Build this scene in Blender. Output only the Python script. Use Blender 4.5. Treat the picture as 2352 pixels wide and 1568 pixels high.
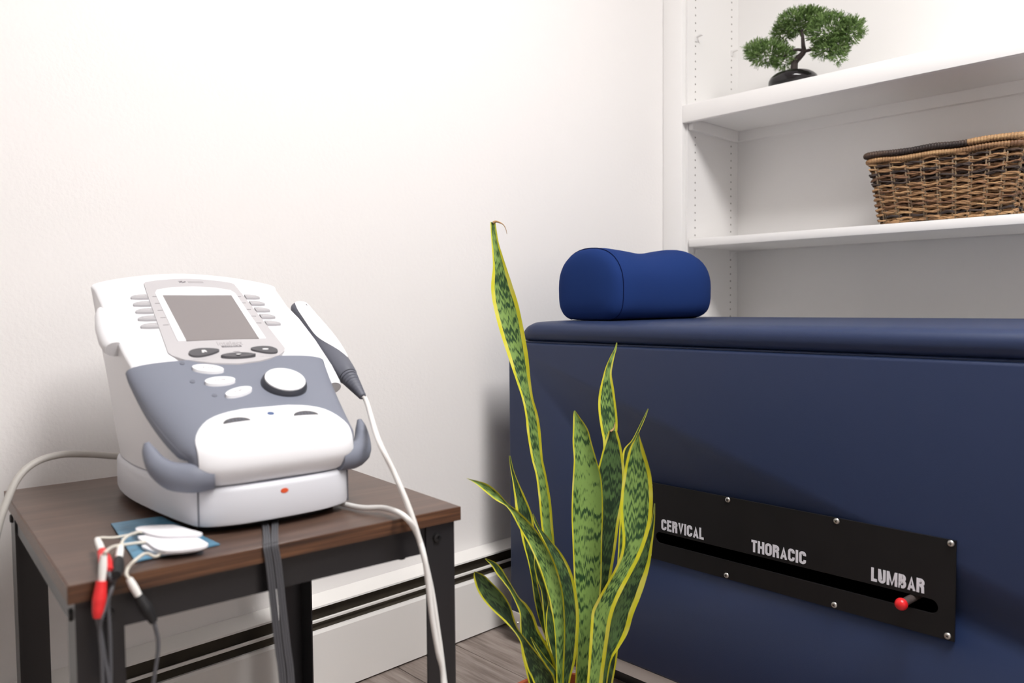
import bpy, bmesh, math, random
from mathutils import Vector, Matrix
from mathutils.geometry import delaunay_2d_cdt, tessellate_polygon

for o in list(bpy.data.objects):
    bpy.data.objects.remove(o)
scene = bpy.context.scene
COL = scene.collection
rnd = random.Random(7)
PI = math.pi

# ------------------------------------------------------------------ camera
IMG_W, IMG_H = 2352, 1568
F_PX = 1793.7
PITCH, YAW, ROLL = math.radians(2.683), math.radians(43.738), math.radians(-0.4815)
CAM = Vector((1.33819, 0.0, 0.74))
FWD = Vector((-math.cos(YAW) * math.cos(PITCH), math.sin(YAW) * math.cos(PITCH), -math.sin(PITCH)))
_r = Vector((math.sin(YAW), math.cos(YAW), 0))
_u = _r.cross(FWD)
RGT = _r * math.cos(ROLL) + _u * math.sin(ROLL)
UPV = -_r * math.sin(ROLL) + _u * math.cos(ROLL)
cd = bpy.data.cameras.new('camera')
cam = bpy.data.objects.new('camera', cd)
COL.objects.link(cam)
cam.matrix_world = Matrix(((RGT.x, UPV.x, -FWD.x, CAM.x), (RGT.y, UPV.y, -FWD.y, CAM.y),
                           (RGT.z, UPV.z, -FWD.z, CAM.z), (0, 0, 0, 1)))
cd.sensor_width = 36
cd.lens = F_PX / IMG_W * 36
cd.clip_start = 0.02
cd.dof.use_dof = True
cd.dof.focus_distance = 1.40
cd.dof.aperture_fstop = 4.2
scene.camera = cam

# ------------------------------------------------------------------ world, light, exposure
world = bpy.data.worlds.new('world')
scene.world = world
world.use_nodes = True
world.node_tree.nodes['Background'].inputs[0].default_value = (1, 0.98, 0.96, 1)
world.node_tree.nodes['Background'].inputs[1].default_value = 0.3
scene.view_settings.view_transform = 'Standard'
scene.view_settings.look = 'None'
scene.view_settings.gamma = 1
scene.view_settings.use_curve_mapping = False
scene.view_settings.exposure = 1.1
PANEL_STRENGTH = 14.0          # radiance of the ceiling light panels


def ray(px, py):
    return FWD + RGT * ((px - IMG_W / 2) / F_PX) - UPV * ((py - IMG_H / 2) / F_PX)


def on(px, py, axis, val):
    """point where the sight line of a measured spot meets a real plane of the room"""
    d = ray(px, py)
    return CAM + d * ((val - CAM[axis]) / d[axis])


def dep(px, py, depth):
    return CAM + ray(px, py) * depth


# ------------------------------------------------------------------ materials
def srgb(r, g, b):
    f = lambda c: ((c / 255) / 12.92) if c / 255 <= 0.04045 else (((c / 255) + 0.055) / 1.055) ** 2.4
    return (f(r), f(g), f(b), 1)


class NT:
    def __init__(s, name):
        s.m = bpy.data.materials.new(name)
        s.m.use_nodes = True
        s.t = s.m.node_tree
        s.b = s.t.nodes['Principled BSDF']

    def n(s, typ, **kw):
        nd = s.t.nodes.new(typ)
        for k, v in kw.items():
            if k.startswith('_'):
                setattr(nd, k[1:], v)
            else:
                nd.inputs[k.replace('_', ' ')].default_value = v
        return nd

    def l(s, a, b):
        s.t.links.new(a, b)

    def math(s, op, a, b=None, clamp=False):
        nd = s.t.nodes.new('ShaderNodeMath')
        nd.operation = op
        nd.use_clamp = clamp
        for i, v in enumerate((a, b)):
            if v is None:
                continue
            if isinstance(v, (int, float)):
                nd.inputs[i].default_value = v
            else:
                s.l(v, nd.inputs[i])
        return nd.outputs[0]

    def mix(s, fac, a, b):
        nd = s.t.nodes.new('ShaderNodeMix')
        nd.data_type = 'RGBA'
        for i, v in ((0, fac), (6, a), (7, b)):
            if isinstance(v, (int, float)):
                nd.inputs[i].default_value = v
            elif isinstance(v, tuple):
                nd.inputs[i].default_value = v
            else:
                s.l(v, nd.inputs[i])
        return nd.outputs[2]

    def ramp(s, fac, stops, interp='LINEAR'):
        nd = s.t.nodes.new('ShaderNodeValToRGB')
        e = nd.color_ramp
        e.interpolation = interp
        while len(e.elements) < len(stops):
            e.elements.new(0.5)
        for i, (p, c) in enumerate(stops):
            e.elements[i].position = p
            e.elements[i].color = c
        s.l(fac, nd.inputs[0])
        return nd.outputs[0]

    def bump(s, height, strength, dist):
        nd = s.t.nodes.new('ShaderNodeBump')
        nd.inputs['Strength'].default_value = strength
        nd.inputs['Distance'].default_value = dist
        s.l(height, nd.inputs['Height'])
        s.l(nd.outputs[0], s.b.inputs['Normal'])

    def coord(s, which='Object', scale=(1, 1, 1)):
        tc = s.t.nodes.new('ShaderNodeTexCoord')
        mp = s.t.nodes.new('ShaderNodeMapping')
        mp.inputs['Scale'].default_value = scale
        s.l(tc.outputs[which], mp.inputs['Vector'])
        return mp.outputs[0]

    def noise(s, vec, scale, detail=3, rough=0.55):
        nd = s.t.nodes.new('ShaderNodeTexNoise')
        nd.inputs['Scale'].default_value = scale
        nd.inputs['Detail'].default_value = detail
        nd.inputs['Roughness'].default_value = rough
        if vec is not None:
            s.l(vec, nd.inputs['Vector'])
        return nd.outputs['Fac']


def plain(name, col, rough=0.5, metal=0.0, spec=0.5, bump=None, var=0.0, coat=0.0):
    t = NT(name)
    t.b.inputs['Base Color'].default_value = col
    t.b.inputs['Roughness'].default_value = rough
    t.b.inputs['Metallic'].default_value = metal
    t.b.inputs['Specular IOR Level'].default_value = spec
    t.b.inputs['Coat Weight'].default_value = coat
    v = t.coord()
    if var:
        f = t.noise(v, 14, 4)
        dark = tuple(c * (1 - var) for c in col[:3]) + (1,)
        lite = tuple(min(1, c * (1 + var)) for c in col[:3]) + (1,)
        t.l(t.ramp(f, [(0.3, dark), (0.7, lite)]), t.b.inputs['Base Color'])
    if bump:
        t.bump(t.noise(v, bump[0], 2), bump[1], bump[2])
    return t.m


M = {}
M['wall'] = plain('wall_paint', srgb(241, 238, 236), 0.6, spec=0.3, bump=(130, 0.25, 0.002))
M['trim'] = plain('white_gloss_paint', srgb(243, 241, 239), 0.35, spec=0.4, bump=(60, 0.12, 0.002))
M['shelf'] = plain('shelf_paint', srgb(240, 238, 236), 0.4, spec=0.4, bump=(40, 0.1, 0.002))
M['ceil'] = plain('ceiling_paint', srgb(240, 240, 238), 0.8)
M['hole'] = plain('peg_hole_dark', srgb(78, 66, 48), 0.9)
M['heater'] = plain('heater_enamel', srgb(238, 235, 231), 0.35, spec=0.5, bump=(45, 0.2, 0.0015))
M['fin'] = plain('heater_dusty_inside', srgb(62, 56, 46), 0.9, var=0.35)
M['navy'] = plain('navy_vinyl', srgb(29, 44, 78), 0.5, spec=0.45, bump=(900, 0.35, 0.0006))
M['navy_fab'] = plain('navy_fabric', srgb(31, 53, 106), 0.95, spec=0.1, bump=(1400, 0.4, 0.0006))
M['seam'] = plain('navy_thread', srgb(14, 28, 70), 0.9, spec=0.1)
M['blackplate'] = plain('black_plate', srgb(22, 21, 22), 0.5, spec=0.25, bump=(600, 0.15, 0.0004), var=0.15)
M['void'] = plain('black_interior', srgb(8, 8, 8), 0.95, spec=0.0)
M['print'] = plain('plate_lettering', srgb(222, 222, 230), 0.6)
M['steel'] = plain('screw_steel', srgb(205, 203, 198), 0.3, 1.0)
M['steelstrip'] = plain('brushed_steel', srgb(196, 190, 186), 0.42, 0.25, bump=(300, 0.1, 0.0005))
M['red'] = plain('red_plastic', srgb(214, 30, 36), 0.3)
M['redplug'] = plain('red_plug', srgb(226, 44, 46), 0.45)
M['blackmetal'] = plain('black_powder_coat', srgb(34, 33, 35), 0.34, spec=0.5, bump=(700, 0.15, 0.0004))
M['bolt'] = plain('black_bolt', srgb(46, 45, 46), 0.35, 0.6)
M['blackrub'] = plain('black_rubber', srgb(24, 24, 26), 0.6)
M['wire_dk'] = plain('dark_wire', srgb(84, 84, 88), 0.45)
M['wire_wh'] = plain('white_cable', srgb(236, 234, 231), 0.4)
M['wire_gr'] = plain('grey_cord', srgb(186, 182, 176), 0.5)
M['wire_cr'] = plain('cream_wire', srgb(214, 208, 196), 0.5)
M['pin_wh'] = plain('white_connector', srgb(242, 240, 236), 0.4)
M['pad'] = plain('pad_foam', srgb(238, 236, 240), 0.75)
M['pouch'] = plain('blue_pouch', srgb(92, 140, 168), 0.3, var=0.25, bump=(40, 0.5, 0.004))
M['dwhite'] = plain('device_white', srgb(240, 240, 243), 0.38, spec=0.4)
M['dbase'] = plain('device_base_grey', srgb(216, 217, 223), 0.4, spec=0.4)
M['dgrey'] = plain('device_slate', srgb(124, 128, 141), 0.5, spec=0.35)
M['wandgrey'] = plain('wand_slate', srgb(100, 102, 112), 0.5, spec=0.35)
M['jack'] = plain('jack_print', srgb(108, 111, 123), 0.55)
M['dgroove'] = plain('device_groove', srgb(96, 98, 108), 0.6)
M['dsilver'] = plain('device_silver', srgb(188, 185, 187), 0.42, spec=0.4)
M['dscreen'] = plain('lcd_grey', srgb(132, 126, 126), 0.22, spec=0.4)
M['dbtn'] = plain('dark_button', srgb(80, 79, 83), 0.4)
M['dsoft'] = plain('soft_key_grey', srgb(174, 172, 175), 0.45)
M['dknob'] = plain('knob_side', srgb(66, 68, 76), 0.4)
M['icon'] = plain('icon_white', srgb(225, 225, 225), 0.5)
M['dtext'] = plain('grey_print', srgb(120, 116, 120), 0.6)
M['ltext'] = plain('light_grey_print', srgb(168, 164, 166), 0.6)
M['orange'] = plain('orange_dot', srgb(226, 88, 44), 0.4)
M['bluedot'] = plain('blue_dot', srgb(70, 92, 134), 0.4)
M['terra'] = plain('terracotta', srgb(186, 92, 54), 0.75, var=0.12, bump=(200, 0.2, 0.001))
M['soil'] = plain('soil', srgb(52, 40, 30), 0.95, var=0.4, bump=(120, 0.8, 0.01))
M['dry'] = plain('dried_tip', srgb(176, 140, 98), 0.85, var=0.25)
M['potblack'] = plain('glazed_black', srgb(26, 23, 25), 0.12, spec=0.5)
M['bark'] = plain('dark_bark', srgb(62, 52, 50), 0.75, var=0.3, bump=(150, 0.6, 0.003))
M['slab'] = plain('floor_underlay', srgb(110, 100, 94), 0.8)


def mat_emit(name, col, strength):
    t = NT(name)
    t.b.inputs['Base Color'].default_value = col
    t.b.inputs['Emission Color'].default_value = col
    t.b.inputs['Emission Strength'].default_value = strength
    return t.m


M['lamp'] = mat_emit('light_diffuser', (1.0, 0.982, 0.975, 1), PANEL_STRENGTH)


def mat_needles():
    t = NT('bonsai_needles')
    v = t.coord()
    f = t.noise(v, 60, 3)
    t.l(t.ramp(f, [(0.3, srgb(70, 96, 44)), (0.5, srgb(106, 136, 70)), (0.72, srgb(146, 170, 108))]), t.b.inputs['Base Color'])
    t.b.inputs['Roughness'].default_value = 0.6
    return t.m


M['needles'] = mat_needles()


def mat_plank():
    t = NT('wood_look_plank')
    oi = t.n('ShaderNodeObjectInfo')
    tc = t.n('ShaderNodeTexCoord')
    add = t.n('ShaderNodeVectorMath', _operation='ADD')
    sc = t.n('ShaderNodeVectorMath', _operation='SCALE')
    t.l(oi.outputs['Random'], sc.inputs[0])
    sc.inputs['Scale'].default_value = 37.0
    t.l(tc.outputs['Object'], add.inputs[0])
    t.l(sc.outputs[0], add.inputs[1])
    mp = t.n('ShaderNodeMapping')
    mp.inputs['Scale'].default_value = (3.0, 34, 30)
    t.l(add.outputs[0], mp.inputs['Vector'])
    f = t.noise(mp.outputs[0], 1.6, 7, 0.68)
    mp2 = t.n('ShaderNodeMapping')
    mp2.inputs['Scale'].default_value = (6, 150, 100)
    t.l(add.outputs[0], mp2.inputs['Vector'])
    g = t.noise(mp2.outputs[0], 1.5, 4, 0.6)
    c = t.ramp(f, [(0.28, srgb(112, 98, 90)), (0.5, srgb(158, 144, 136)), (0.75, srgb(186, 174, 166))])
    c2 = t.ramp(g, [(0.38, srgb(96, 84, 78)), (0.55, srgb(200, 200, 200))])
    mm = t.n('ShaderNodeMix')
    mm.data_type = 'RGBA'
    mm.blend_type = 'MULTIPLY'
    mm.inputs[0].default_value = 0.35
    t.l(c, mm.inputs[6])
    t.l(c2, mm.inputs[7])
    t.l(mm.outputs[2], t.b.inputs['Base Color'])
    t.b.inputs['Roughness'].default_value = 0.5
    t.bump(g, 0.15, 0.001)
    return t.m


M['plank'] = mat_plank()


def mat_wood(name, cols, scale, rough):
    t = NT(name)
    v = t.coord('Object', scale)
    f = t.noise(v, 1.0, 6, 0.6)
    t.l(t.ramp(f, [(0.3, cols[0]), (0.5, cols[1]), (0.7, cols[2])]), t.b.inputs['Base Color'])
    t.b.inputs['Roughness'].default_value = rough
    t.b.inputs['Specular IOR Level'].default_value = 0.5
    t.bump(f, 0.08, 0.0006)
    return t.m


M['tabletop'] = mat_wood('walnut_laminate', (srgb(72, 54, 46), srgb(86, 66, 56), srgb(102, 80, 68)), (5, 60, 60), 0.36)
M['edge'] = mat_wood('walnut_edge', (srgb(48, 30, 21), srgb(84, 55, 37), srgb(116, 80, 54)), (7, 300, 330), 0.4)
M['wicker'] = None


def mat_wicker(name, cols):
    t = NT(name)
    v = t.coord('Object', (9, 9, 70))
    f = t.noise(v, 1.0, 5, 0.65)
    v2 = t.coord('Object', (1, 1, 1))
    g = t.noise(v2, 420, 3)
    c = t.ramp(f, [(0.32, cols[0]), (0.5, cols[1]), (0.68, cols[2])])
    c2 = t.ramp(g, [(0.35, (0.45, 0.42, 0.4, 1)), (0.6, (1, 1, 1, 1))])
    mm = t.n('ShaderNodeMix')
    mm.data_type = 'RGBA'
    mm.blend_type = 'MULTIPLY'
    mm.inputs[0].default_value = 0.6
    t.l(c, mm.inputs[6])
    t.l(c2, mm.inputs[7])
    t.l(mm.outputs[2], t.b.inputs['Base Color'])
    t.b.inputs['Roughness'].default_value = 0.62
    return t.m


M['wicker'] = mat_wicker('wicker_tan', (srgb(104, 74, 50), srgb(166, 126, 86), srgb(202, 164, 116)))
M['wicker2'] = mat_wicker('wicker_brown', (srgb(66, 46, 36), srgb(124, 88, 60), srgb(176, 132, 90)))
M['wickerdk'] = mat_wicker('wicker_dark', (srgb(34, 26, 24), srgb(58, 44, 38), srgb(92, 70, 54)))
M['stake'] = mat_wicker('wicker_stake', (srgb(94, 80, 62), srgb(124, 104, 78), srgb(150, 126, 94)))


def mat_leaf(name, dark, light, thr):
    t = NT(name)
    uv = t.n('ShaderNodeUVMap', _uv_map='leaf')
    ed = t.n('ShaderNodeUVMap', _uv_map='edge')
    s1 = t.n('ShaderNodeSeparateXYZ')
    s2 = t.n('ShaderNodeSeparateXYZ')
    t.l(uv.outputs[0], s1.inputs[0])
    t.l(ed.outputs[0], s2.inputs[0])
    u, v = s1.outputs[0], s1.outputs[1]
    e = s2.outputs[0]
    oi = t.n('ShaderNodeObjectInfo')
    seed = t.math('MULTIPLY', oi.outputs['Random'], 50.0)

    def vec(x, y, z=0.0):
        c = t.n('ShaderNodeCombineXYZ')
        for i, a in enumerate((x, y, z)):
            if isinstance(a, (int, float)):
                c.inputs[i].default_value = a
            else:
                t.l(a, c.inputs[i])
        return c.outputs[0]
    # irregular cross bands, wavy across the blade and streaked along it
    wob = t.noise(vec(t.math('MULTIPLY', u, 9.0), t.math('MULTIPLY', v, 6.0), seed), 1.0, 2)
    vv = t.math('ADD', v, t.math('MULTIPLY', wob, 0.022))
    band = t.noise(vec(t.math('MULTIPLY', u, 1.3), t.math('MULTIPLY', vv, 62.0), seed), 1.0, 2, 0.5)
    streak = t.noise(vec(t.math('MULTIPLY', u, 46.0), t.math('MULTIPLY', v, 60.0), seed), 1.0, 3, 0.6)
    wv = t.math('SINE', t.math('ADD', t.math('MULTIPLY', v, 2 * PI / 0.0155), t.math('MULTIPLY', wob, 22.0)))
    wv = t.math('ADD', t.math('MULTIPLY', wv, 0.5), 0.5)
    val = t.math('ADD', t.math('MULTIPLY', band, 0.50), t.math('MULTIPLY', streak, 0.38))
    val = t.math('ADD', val, t.math('MULTIPLY', wv, 0.12))
    big = t.noise(vec(u, t.math('MULTIPLY', v, 7.0), seed), 1.0, 1)
    val = t.math('ADD', val, t.math('MULTIPLY', t.math('SUBTRACT', big, 0.5), 0.18))
    green = t.ramp(val, [(thr - 0.045, dark), (thr + 0.03, light)])
    # yellow margin
    mw = t.noise(vec(t.math('MULTIPLY', u, 2.0), t.math('MULTIPLY', v, 25.0), seed), 1.0, 2)
    lim = t.math('ADD', 0.62, t.math('MULTIPLY', mw, 0.4))
    mfac = t.math('LESS_THAN', e, lim)
    ycol = t.ramp(mw, [(0.3, srgb(186, 188, 40)), (0.5, srgb(208, 202, 44)), (0.72, srgb(214, 208, 104))])
    t.l(t.mix(mfac, green, ycol), t.b.inputs['Base Color'])
    t.b.inputs['Roughness'].default_value = 0.45
    t.b.inputs['Specular IOR Level'].default_value = 0.4
    t.bump(streak, 0.1, 0.001)
    return t.m


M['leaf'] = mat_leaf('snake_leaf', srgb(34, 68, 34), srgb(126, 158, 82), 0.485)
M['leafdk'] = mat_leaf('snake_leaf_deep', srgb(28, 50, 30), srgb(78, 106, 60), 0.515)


# ------------------------------------------------------------------ mesh helpers
def mesh_obj(name, verts, faces, mat, parent=None, smooth=False, auto=None):
    me = bpy.data.meshes.new(name)
    me.from_pydata([tuple(v) for v in verts], [], faces)
    me.update()
    bm = bmesh.new()
    bm.from_mesh(me)
    bmesh.ops.recalc_face_normals(bm, faces=bm.faces)
    bm.to_mesh(me)
    bm.free()
    return link(name, me, mat, parent, smooth, auto)


def link(name, me, mat, parent=None, smooth=False, auto=None):
    if smooth:
        me.polygons.foreach_set('use_smooth', [True] * len(me.polygons))
        if auto:
            me.set_sharp_from_angle(angle=math.radians(auto))
    if isinstance(mat, str):
        mat = M[mat]
    if mat is not None:
        me.materials.append(mat)
    o = bpy.data.objects.new(name, me)
    COL.objects.link(o)
    if parent is not None:
        o.parent = parent
    return o


def empty(name, loc, rz=0.0):
    o = bpy.data.objects.new(name, None)
    o.empty_display_size = 0.05
    COL.objects.link(o)
    o.location = loc
    o.rotation_euler = (0, 0, rz)
    return o


def tag(o, label, cat, group=None):
    o['label'] = label
    o['category'] = cat
    if group:
        o['group'] = group
    return o


def struct(o):
    o['kind'] = 'structure'
    return o


def box(name, lo, hi, mat, parent=None, bev=0.0, seg=2):
    bm = bmesh.new()
    c = [(a + b) / 2 for a, b in zip(lo, hi)]
    s = [abs(b - a) for a, b in zip(lo, hi)]
    bmesh.ops.create_cube(bm, size=1)
    for v in bm.verts:
        v.co = Vector((v.co.x * s[0] + c[0], v.co.y * s[1] + c[1], v.co.z * s[2] + c[2]))
    if bev:
        bmesh.ops.bevel(bm, geom=list(bm.edges), offset=bev, segments=seg, affect='EDGES', profile=0.5)
    me = bpy.data.meshes.new(name)
    bm.to_mesh(me)
    bm.free()
    return link(name, me, mat, parent, bool(bev), 40)


def prism(name, pts, ax, a0, a1, mat, parent=None, bev=0.0, seg=2, smooth=False, auto=35):
    """extrude a closed outline; ax is the extruded axis (0,1,2); pts in the two other axes in order"""
    bm = bmesh.new()

    def mk(p, a):
        q = [p[0], p[1]]
        q.insert(ax, a)
        return bm.verts.new(q)
    A = [mk(p, a0) for p in pts]
    B = [mk(p, a1) for p in pts]
    n = len(pts)
    bm.faces.new(A[::-1])
    bm.faces.new(B)
    for i in range(n):
        bm.faces.new((A[i], A[(i + 1) % n], B[(i + 1) % n], B[i]))
    bmesh.ops.recalc_face_normals(bm, faces=bm.faces)
    if bev:
        es = [e for e in bm.edges if e.calc_face_angle(0) > math.radians(40)]
        bmesh.ops.bevel(bm, geom=es, offset=bev, segments=seg, affect='EDGES', profile=0.5)
    me = bpy.data.meshes.new(name)
    bm.to_mesh(me)
    bm.free()
    return link(name, me, mat, parent, smooth or bool(bev), auto)


def cr(pts, n, closed=False):
    """Catmull-Rom resampling, n samples per span"""
    P = [Vector(p) for p in pts]
    out = []
    m = len(P)
    spans = m if closed else m - 1
    for i in range(spans):
        if closed:
            a, b, c, d = P[(i - 1) % m], P[i], P[(i + 1) % m], P[(i + 2) % m]
        else:
            b, c = P[i], P[i + 1]
            a = P[i - 1] if i > 0 else b * 2 - c
            d = P[i + 2] if i + 2 < m else c * 2 - b
        for k in range(n):
            t = k / n
            out.append(((b * 2) + (c - a) * t + (a * 2 - b * 5 + c * 4 - d) * t * t + (b * 3 - a - c * 3 + d) * t ** 3) * 0.5)
    if not closed:
        out.append(P[-1])
    return out


def tube_data(path, rad, sides=8, caps=True, flat=1.0):
    P = [Vector(p) for p in path]
    n = len(P)
    R = rad if isinstance(rad, (list, tuple)) else [rad] * n
    V, F = [], []
    t0 = (P[1] - P[0]).normalized()
    up = Vector((0, 0, 1)) if abs(t0.z) < 0.9 else Vector((1, 0, 0))
    nrm = (up - t0 * up.dot(t0)).normalized()
    for i in range(n):
        t = (P[min(i + 1, n - 1)] - P[max(i - 1, 0)]).normalized()
        nrm = (nrm - t * nrm.dot(t)).normalized()
        bi = t.cross(nrm)
        for k in range(sides):
            a = 2 * PI * k / sides
            V.append(P[i] + (nrm * math.cos(a) * flat + bi * math.sin(a)) * R[i])
    for i in range(n - 1):
        for k in range(sides):
            k2 = (k + 1) % sides
            F.append((i * sides + k, i * sides + k2, (i + 1) * sides + k2, (i + 1) * sides + k))
    if caps:
        F.append(tuple(range(sides))[::-1])
        F.append(tuple((n - 1) * sides + k for k in range(sides)))
    return V, F


def tube(name, path, rad, mat, parent=None, sides=8, sub=6, closed=False, flat=1.0):
    P = cr(path, sub) if sub else [Vector(p) for p in path]
    if isinstance(rad, (list, tuple)) and sub:
        rr = []
        for i in range(len(rad) - 1):
            rr += [rad[i] + (rad[i + 1] - rad[i]) * k / sub for k in range(sub)]
        rad = rr + [rad[-1]]
    V, F = tube_data(P, rad, sides, True, flat)
    return mesh_obj(name, V, F, mat, parent, True, 60)


def lathe(name, prof, mat, parent=None, n=32, loc=(0, 0, 0), sx=1.0, sy=1.0, axis=None, auto=40):
    V, F = [], []
    m = len(prof)
    for r, z in prof:
        for k in range(n):
            a = 2 * PI * k / n
            V.append(Vector((r * math.cos(a) * sx, r * math.sin(a) * sy, z)))
    for i in range(m - 1):
        for k in range(n):
            k2 = (k + 1) % n
            F.append((i * n + k, i * n + k2, (i + 1) * n + k2, (i + 1) * n + k))
    F.append(tuple(range(n))[::-1])
    F.append(tuple((m - 1) * n + k for k in range(n)))
    q = Vector((0, 0, 1)).rotation_difference(Vector(axis).normalized()).to_matrix() if axis else None
    V = [(q @ v if q else v) + Vector(loc) for v in V]
    return mesh_obj(name, V, F, mat, parent, True, auto)


def sheet(name, grid, back, mat, parent=None, auto=50):
    """closed solid between two point grids of the same size"""
    R, Cn = len(grid), len(grid[0])
    V = [p for row in grid for p in row] + [p for row in back for p in row]
    off = R * Cn
    F = []
    for i in range(R - 1):
        for j in range(Cn - 1):
            a, b, c, d = i * Cn + j, i * Cn + j + 1, (i + 1) * Cn + j + 1, (i + 1) * Cn + j
            F.append((a, b, c, d))
            F.append((off + d, off + c, off + b, off + a))
    rim = [j for j in range(Cn)] + [i * Cn + Cn - 1 for i in range(1, R)] + [(R - 1) * Cn + j for j in range(Cn - 2, -1, -1)] + [i * Cn for i in range(R - 2, 0, -1)]
    for k in range(len(rim)):
        a, b = rim[k], rim[(k + 1) % len(rim)]
        F.append((b, a, off + a, off + b))
    return mesh_obj(name, V, F, mat, parent, True, auto)


def plate(name, outline, surf, off, depth, mat, parent=None, step=0.008, smooth=True):
    """closed outline (x, y) laid on the height field surf(x, y), top raised by off, skirt going depth down"""
    pts = [Vector((p[0], p[1])) for p in outline]
    n = len(pts)
    xs = [p.x for p in pts]
    ys = [p.y for p in pts]

    def inside(x, y):
        c = False
        for i in range(n):
            a, b = pts[i], pts[i - 1]
            if (a.y > y) != (b.y > y) and x < (b.x - a.x) * (y - a.y) / (b.y - a.y) + a.x:
                c = not c
        return c
    extra = []
    gx = min(xs) + step / 2
    while gx < max(xs):
        gy = min(ys) + step / 2
        while gy < max(ys):
            if inside(gx, gy):
                extra.append(Vector((gx, gy)))
            gy += step
        gx += step
    res = delaunay_2d_cdt(pts + extra, [], [list(range(n))], 1, 1e-6)
    vs, fs = res[0], res[2]
    V = [Vector((v.x, v.y, surf(v.x, v.y) + off)) for v in vs]
    F = [tuple(f) for f in fs]
    m = len(V)
    cnt = {}
    for f in F:
        for i in range(len(f)):
            a, b = f[i], f[(i + 1) % len(f)]
            cnt[(a, b)] = 1
    V2 = [Vector((v.x, v.y, v.z - depth)) for v in V]
    F2 = [tuple(m + i for i in f[::-1]) for f in F]
    S = [(b, a, m + a, m + b) for (a, b) in cnt if (b, a) not in cnt]
    return mesh_obj(name, V + V2, F + F2 + S, mat, parent, smooth, 40)


def text_mesh(name, body, x0, x1, z0, z1, mat, parent, xf, bold=0.02, thick=0.0006):
    """block lettering fitted to a box; xf maps (x, y, h) to a point"""
    cu = bpy.data.curves.new(name, 'FONT')
    cu.body = body
    cu.size = 1
    cu.offset = bold
    cu.resolution_u = 4
    cu.space_character = 1.0 + bold * 2.5
    tmp = bpy.data.objects.new(name + '_tmp', cu)
    COL.objects.link(tmp)
    dg = bpy.context.evaluated_depsgraph_get()
    me = bpy.data.meshes.new_from_object(tmp.evaluated_get(dg))
    bpy.data.objects.remove(tmp)
    bpy.data.curves.remove(cu)
    xs = [v.co.x for v in me.vertices]
    ys = [v.co.y for v in me.vertices]
    ax, bx, ay, by = min(xs), max(xs), min(ys), max(ys)
    bm = bmesh.new()
    bm.from_mesh(me)
    ret = bmesh.ops.extrude_face_region(bm, geom=list(bm.faces))
    top = {e for e in ret['geom'] if isinstance(e, bmesh.types.BMVert)}
    for v in bm.verts:
        x = x0 + (v.co.x - ax) / (bx - ax) * (x1 - x0)
        y = z0 + (v.co.y - ay) / (by - ay) * (z1 - z0)
        v.co = xf(x, y, thick if v in top else 0.0)
    bmesh.ops.recalc_face_normals(bm, faces=bm.faces)
    bm.to_mesh(me)
    bm.free()
    me.materials.clear()
    me.name = name
    return link(name, me, mat, parent)


def arc(cx, cy, rx, ry, a0, a1, n=10):
    return [(cx + rx * math.cos(math.radians(a0 + (a1 - a0) * k / n)), cy + ry * math.sin(math.radians(a0 + (a1 - a0) * k / n))) for k in range(n + 1)]


# heavy condensed capitals, centre lines in a box 0..w by 0..1, drawn with a broad stroke
GH = 0.2
_a, _b = GH / 2, 1 - GH / 2
GLYPH = {
    'C': (0.56, [[(0.46, 0.66), (0.46, 0.76)] + arc(0.28, 0.76, 0.18, 0.14, 0, 180, 8) + arc(0.28, 0.24, 0.18, 0.14, 180, 360, 8) + [(0.46, 0.34)]]),
    'E': (0.50, [[(0.10, 0.0), (0.10, 1.0)], [(0.10, _b), (0.48, _b)], [(0.10, 0.52), (0.45, 0.52)], [(0.10, _a), (0.49, _a)]]),
    'R': (0.58, [[(0.10, 0.0), (0.10, 1.0)], [(0.10, _b), (0.30, _b)] + arc(0.30, 0.72, 0.16, 0.18, 90, -90, 8) + [(0.10, 0.54)], [(0.30, 0.5), (0.43, 0.42), (0.45, 0.0)]]),
    'V': (0.56, [[(0.09, 1.0), (0.28, 0.04), (0.47, 1.0)]]),
    'I': (0.22, [[(0.11, 0.0), (0.11, 1.0)]]),
    'A': (0.58, [[(0.09, 0.0), (0.29, 0.96), (0.49, 0.0)], [(0.18, 0.26), (0.40, 0.26)]]),
    'L': (0.46, [[(0.10, 0.0), (0.10, 1.0)], [(0.10, _a), (0.45, _a)]]),
    'T': (0.50, [[(0.25, 0.0), (0.25, 1.0)], [(0.01, _b), (0.49, _b)]]),
    'H': (0.58, [[(0.10, 0.0), (0.10, 1.0)], [(0.48, 0.0), (0.48, 1.0)], [(0.10, 0.52), (0.48, 0.52)]]),
    'O': (0.58, [arc(0.29, 0.74, 0.19, 0.16, 0, 180, 8) + arc(0.29, 0.26, 0.19, 0.16, 180, 360, 8) + [(0.48, 0.74)]]),
    'U': (0.57, [[(0.10, 1.0), (0.10, 0.27)] + arc(0.285, 0.27, 0.185, 0.17, 180, 360, 8) + [(0.47, 1.0)]]),
    'M': (0.80, [[(0.10, 0.0), (0.10, 1.0)], [(0.70, 0.0), (0.70, 1.0)], [(0.12, 1.0), (0.40, 0.02), (0.68, 1.0)]]),
    'B': (0.58, [[(0.10, 0.0), (0.10, 1.0)], [(0.10, _b), (0.29, _b)] + arc(0.29, 0.72, 0.15, 0.18, 90, -90, 8) + [(0.10, 0.54)], [(0.10, 0.53), (0.30, 0.53)] + arc(0.30, 0.315, 0.17, 0.215, 90, -90, 8) + [(0.10, 0.10)]]),
}


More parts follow.
